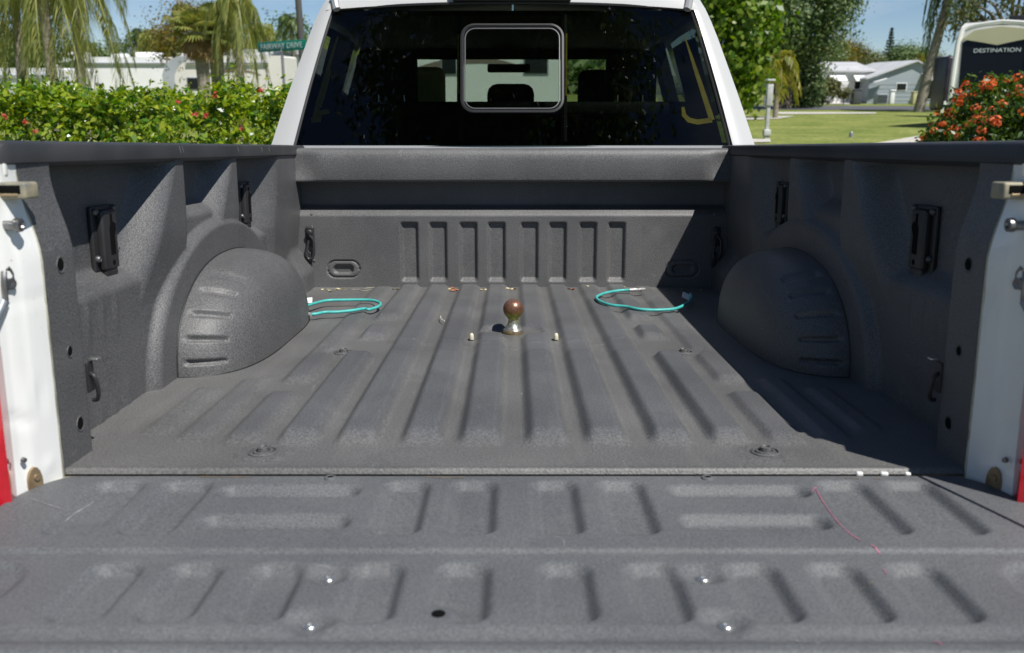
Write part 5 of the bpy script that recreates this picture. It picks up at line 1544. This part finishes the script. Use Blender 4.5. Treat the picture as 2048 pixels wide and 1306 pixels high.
# =================================================================== RIGHT: HOUSES
MAT['house_white'] = mat('white_siding', (0.82, 0.82, 0.81), (0.76, 0.76, 0.75), vscale=.6, rough=0.6)
MAT['house_grey'] = mat('grey_siding', (0.33, 0.37, 0.40), (0.30, 0.34, 0.37), vscale=.6, rough=0.6)
MAT['house_roof'] = mat('pale_metal_roof', (0.60, 0.60, 0.60), (0.50, 0.50, 0.50), vscale=.8, rough=0.5)
def house(name, label, pxl, pxr, D, Hw, Hr, wall, depth=7, rz=0.0, gable_front=False, wins=(), awns=()):
    a, b_ = at(pxl, D), at(pxr, D); w = b_[0] - a[0]; cx = (a[0] + b_[0]) / 2
    root = empty(name, Matrix.Translation((cx, D, 0.014)) @ Matrix.Rotation(rz, 4, 'Z')); tag(root, label, 'house')
    mb = MB()
    if gable_front: mb.prism([(-w / 2, 0), (w / 2, 0), (w / 2, Hw), (w * .1, Hr), (-w / 2, Hw)], 'y', 0, depth)
    else: mb.box((0, depth / 2, Hw / 2), (w, depth, Hw))
    mb.build('wall', wall, root)
    for zz_ in np.arange(0.35, Hw - .1, 0.32):          # siding courses
        mb = MB(); mb.box((0, -0.012, zz_), (w - .05, .02, .26)); mb.build('siding_board', wall, root)
    mb = MB()
    if gable_front:
        t_ = .10
        mb.prism([(-w / 2 - .3, Hw - .12), (w * .1, Hr), (w / 2 + .3, Hw - .05), (w / 2 + .3, Hw + t_), (w * .1, Hr + t_ + .02), (-w / 2 - .3, Hw + t_ - .1)], 'y', -.3, depth + .3)
    else:
        mb.prism([(-.4, Hw), (depth / 2, Hr), (depth + .4, Hw), (depth + .4, Hw + .1), (depth / 2, Hr + .12), (-.4, Hw + .12)], 'x', -w / 2 - .3, w / 2 + .3)
    mb.build('roof', 'house_roof', root)
    for x, z, ww, hh in wins:
        mb = MB(); mb.box((x, -.03, z), (ww + .14, .06, hh + .14)); f_ = mb.build('window', 'house_white', root)
        mb = MB(); mb.box((x, -.07, z), (ww, .03, hh)); mb.build('pane', 'rv_glass', f_)
    for x, z, ww in awns:
        mb = MB(); mb.prism([(-.05, z), (-1.0, z - .55), (-1.0, z - .62), (-.05, z - .1)], 'x', x - ww / 2, x + ww / 2); mb.build('awning', 'house_white', root)
    return root
house('mobile_home', 'low white mobile home with pale roof and window awnings beyond the lawn', 1612, 1740, 79, 2.55, 3.35, 'house_white', depth=9, wins=((-.2, 1.3, .9, 1.3), (1.9, 1.3, 1.0, 1.3), (-2.0, 1.3, 1.0, 1.2)), awns=((-.2, 2.4, 1.3), (1.9, 2.4, 1.5), (-2.0, 2.4, 1.4)))
house('mobile_home', 'grey gabled mobile home beside the leaning palm trunk', 1737, 1888, 77, 2.05, 3.35, 'house_grey', depth=9, gable_front=True, wins=((-.4, 1.35, .75, .5), (2.3, 1.1, .9, 1.4)), awns=((1.9, 2.45, 1.5),))
p = at(1764, 75); mb = MB(); mb.box((0, 0, .42), (.9, .7, .84), bev=.04); mb.mi = 1
for k in range(6): mb.box((0, -.36, .14 + .11 * k), (.8, .02, .06))
tag(mb.build('air_conditioner', ['house_grey', 'black'], None, Matrix.Translation(p)), 'square grey air conditioner unit at the grey home wall', 'air conditioner')
p = at(1786, 75); mb = MB(); mb.box((0, 0, .5), (.35, .4, 1.0), bev=.04); mb.box((0, 0, 1.06), (.45, .5, .12), bev=.03)
tag(mb.build('meter_box', 'house_white', None, Matrix.Translation(p)), 'slim white meter box standing beside the air conditioner', 'meter box')
p = at(1834, 74); mb = MB(); mb.box((0, 0, .45), (.6, .5, .9), bev=.04); mb.box((0, 0, .94), (.66, .56, .1), bev=.03)
MAT['bin_yellow'] = mat('pale_yellow_bin', (.5, .47, .25), rough=.6)
tag(mb.build('waste_bin', 'bin_yellow', None, Matrix.Translation(p)), 'pale yellow bin near the palm trunk', 'bin')
p = at(1714, 74); mb = MB(); mb.box((0, 0, .55), (.65, .7, 1.1), bev=.06); mb.box((0, 0, 1.12), (.7, .76, .1), bev=.03)
MAT['bin_grey'] = mat('dark_grey_bin', (.06, .065, .07), rough=.6)
tag(mb.build('waste_bin', 'bin_grey', None, Matrix.Translation(p)), 'dark grey wheeled bin before the white home', 'bin')
mb = MB(); mb.prism([(-.5, 1.75), (.5, 2.05), (.5, 2.0), (-.5, 1.70)], 'y', -.4, .1)
tag(mb.build('window_awning', 'house_white', None, Matrix.Translation((at(1758, 76.6)[0], 76.6, .0))), 'small tilted white awning on the grey home wall', 'awning')

# =================================================================== RIGHT: TREES, POSTS
tree('large_tree', 'large dark green spreading tree shading the far lawn', at(1570, 60), 9.5, (-.4, 0, 6.5), (4.4, 3.6, 3.9), 36000, 0.27, 'leaf_dark', 'bark', clumps=150, csize=1.15, trunk_r=.45, shell=.45)
tree('dark_shrub', 'dark shrub mass beneath the large spreading tree', at(1605, 62), 4.0, (0, 0, 1.9), (1.6, 1.4, 1.9), 4200, .30, 'leaf_dark', 'bark', clumps=50, csize=.7, trunk_r=.12, cat='shrub', shell=.3)
tree('broadleaf_tree', 'bright green large leaved tree beside the cab pillar', at(1478, 40), 7.5, (-.2, 0, 3.9), (1.55, 1.4, 3.6), 6500, .34, 'leaf_bright', 'bark', clumps=95, csize=.75, trunk_r=.16, aspect=.6)
palm('small_palm', 'small yellow green palm beside the bright leafy tree', at(1555, 43), 2.6, .12, 16, 1.7, 'leaf_palm_y', droop=.85, ll=.5, lw=.04, hang=.6, nl=30, el=(-.4, 1.2))
tree('low_shrub', 'leafy shrub before the white mobile home', at(1648, 72), 2.2, (0, 0, 1.1), (1.2, .9, 1.0), 1600, .28, 'leaf_olive', 'bark', clumps=26, csize=.5, trunk_r=.06, cat='shrub', shell=.3)
tree('low_shrub', 'small round shrub by the dark grey bin', at(1690, 74), 1.3, (0, 0, .7), (.6, .5, .6), 500, .22, 'leaf_olive', 'bark', clumps=14, csize=.3, trunk_r=.04, cat='shrub', shell=.3)
# leaning palm on the lawn
p = at(1843, 53); palm('leaning_palm', 'tall palm with smooth leaning grey trunk on the lawn', p, 8.2, .27, 20, 3.0, 'leaf_dark', droop=1.25, ll=.7, lw=.03, hang=.7, nl=50, lean=(1.35, 0), el=(-.6, 1.2))
# norfolk pine
p = at(1772, 130)
root = empty('norfolk_pine', Matrix.Translation(p)); tag(root, 'slim pointed pine rising behind the mobile homes', 'pine tree')
mb = MB(); mb.tube([(0, 0, -.1), (0, 0, 8.9)], [.2, .04], 8); mb.build('trunk', 'bark', root)
pts = []
for z in np.arange(1.6, 8.9, .38):
    rr = 1.75 * (1 - (z - 1.2) / 8.0)
    for a in range(9):
        an = a * .698 + z * 3
        for t in np.linspace(.15, 1, 7): pts.append((rr * t * math.cos(an), rr * t * math.sin(an), z + .1 * t))
pts = np.array(pts); leaf_obj('crown', [leaves(pts, np.full(len(pts), .5), .35, None, .6)], 'leaf_pine', root)
for px_, D, h, r_, mm, lab in [(1800, 110, 5.9, 2.4, 'leaf_dark', 'dark rounded tree behind the grey mobile home'), (1822, 112, 5.6, 1.8, 'leaf_dark', 'small dark tree beside the rounded one behind the grey home'),
                               (1660, 98, 6.3, 3.2, 'leaf_orange', 'yellow tinged tree behind the white mobile home'), (1700, 115, 6.2, 3.6, 'leaf_olive', 'olive tree between the two mobile homes'), (1735, 130, 5.8, 4.0, 'leaf_dark', 'far grey green tree under the pointed pine'),
                               (1850, 115, 5.2, 2.2, 'leaf_olive', 'low olive tree behind the leaning palm trunk'), (1600, 90, 6.5, 4.0, 'leaf_dark', 'dark tree behind the large spreading tree')]:
    tree('background_tree', lab, at(px_, D), h, (0, 0, h * .64), (r_, r_ * .7, h * .36), 4600, .30, mm, 'bark', clumps=36, csize=1.1, trunk_r=.2, group='trees behind the mobile homes')
tree('thin_tree', 'sparse olive leaved tree behind the motorhome', at(2010, 52), 8.5, (0, 0, 6.0), (4.3, 3.0, 2.5), 5200, .24, 'leaf_olive', 'bark', clumps=110, csize=.75, trunk_r=.25, shell=.3, limbs=16)
palm('palm_tree', 'small green palm behind the grey home roof', at(1838, 100), 4.4, .12, 14, 1.3, 'leaf_palm_y', droop=.8, ll=.5, lw=.04, hang=.5, nl=22, el=(-.3, 1.2))
# far wood that closes the horizon
n = 26000
an = rng.uniform(-1.25, 1.25, n); dd = rng.uniform(150, 190, n)
hh = (3.6 + 1.6 * np.sin(an * 23) + 1.2 * np.sin(an * 61 + 1) + .8 * np.sin(an * 131))
P_ = np.stack([dd * np.sin(an), dd * np.cos(an), rng.random(n) ** .7 * (hh + 1.5)], 1)
o = leaf_obj('far_wood', [leaves(P_, np.full(n, 2.0), .7, np.tile(np.array([0, -.6, .6]), (n, 1)), .7)], 'leaf_dark')
o['kind'] = 'stuff'; o['label'] = 'far band of dark green trees closing the horizon'; o['category'] = 'wood'

# white post with box on the lawn
p = at(1540, 26.5); mb = MB(); s0 = 26.5 / 1800
mb.box((0, 0, .75), (.10, .10, 1.5), bev=.01); mb.box((0, 0, 1.22), (.17, .17, .62), bev=.02); mb.box((0, -.01, 1.62), (.24, .24, .06), bev=.02); mb.box((-.09, .02, 1.02), (.10, .10, .30), bev=.015)
mb.box((0, 0, .16), (.20, .20, .18), bev=.02); mb.box((0, 0, 0.01), (.14, .14, .3), bev=.01)
MAT['post_grey'] = mat('weathered_white_post', (.55, .55, .53), (.42, .42, .40), vscale=5, rough=.7)
tag(mb.build('lamp_post', 'post_grey', None, Matrix.Translation(p)), 'short white post with a square box head on the lawn', 'post')
p = gpt(1702, 274); mb = MB(); mb.lathe([(.06, -.05), (.06, .09), (.05, .13), (.03, .16), (.005, .165)], 12)
tag(mb.build('vent_pipe', 'galv', None, Matrix.Translation((p[0], p[1], .01))), 'small grey capped pipe poking out of the lawn', 'pipe')

# tall tree behind the photographer, seen only as a reflection in the rear window
tree('tall_tree', 'tall dark tree behind the truck mirrored in its rear window', (-1.0, -9.5, 0.0), 22, (.9, 0, 17.6), (5.2, 3.8, 5.4), 30000, .27, 'leaf_dark', 'bark', clumps=240, csize=1.15, trunk_r=.45, shell=.35)
tree('tall_tree', 'unseen tall tree added beyond the left rear corner to cut sky light', (-10.5, -5.5, 0.0), 15, (0, 0, 10.0), (4.6, 4.2, 4.6), 12000, .46, 'leaf_dark', 'bark', clumps=130, csize=1.3, trunk_r=.4, shell=.35)  # added out of view to keep sky light off the right bed wall
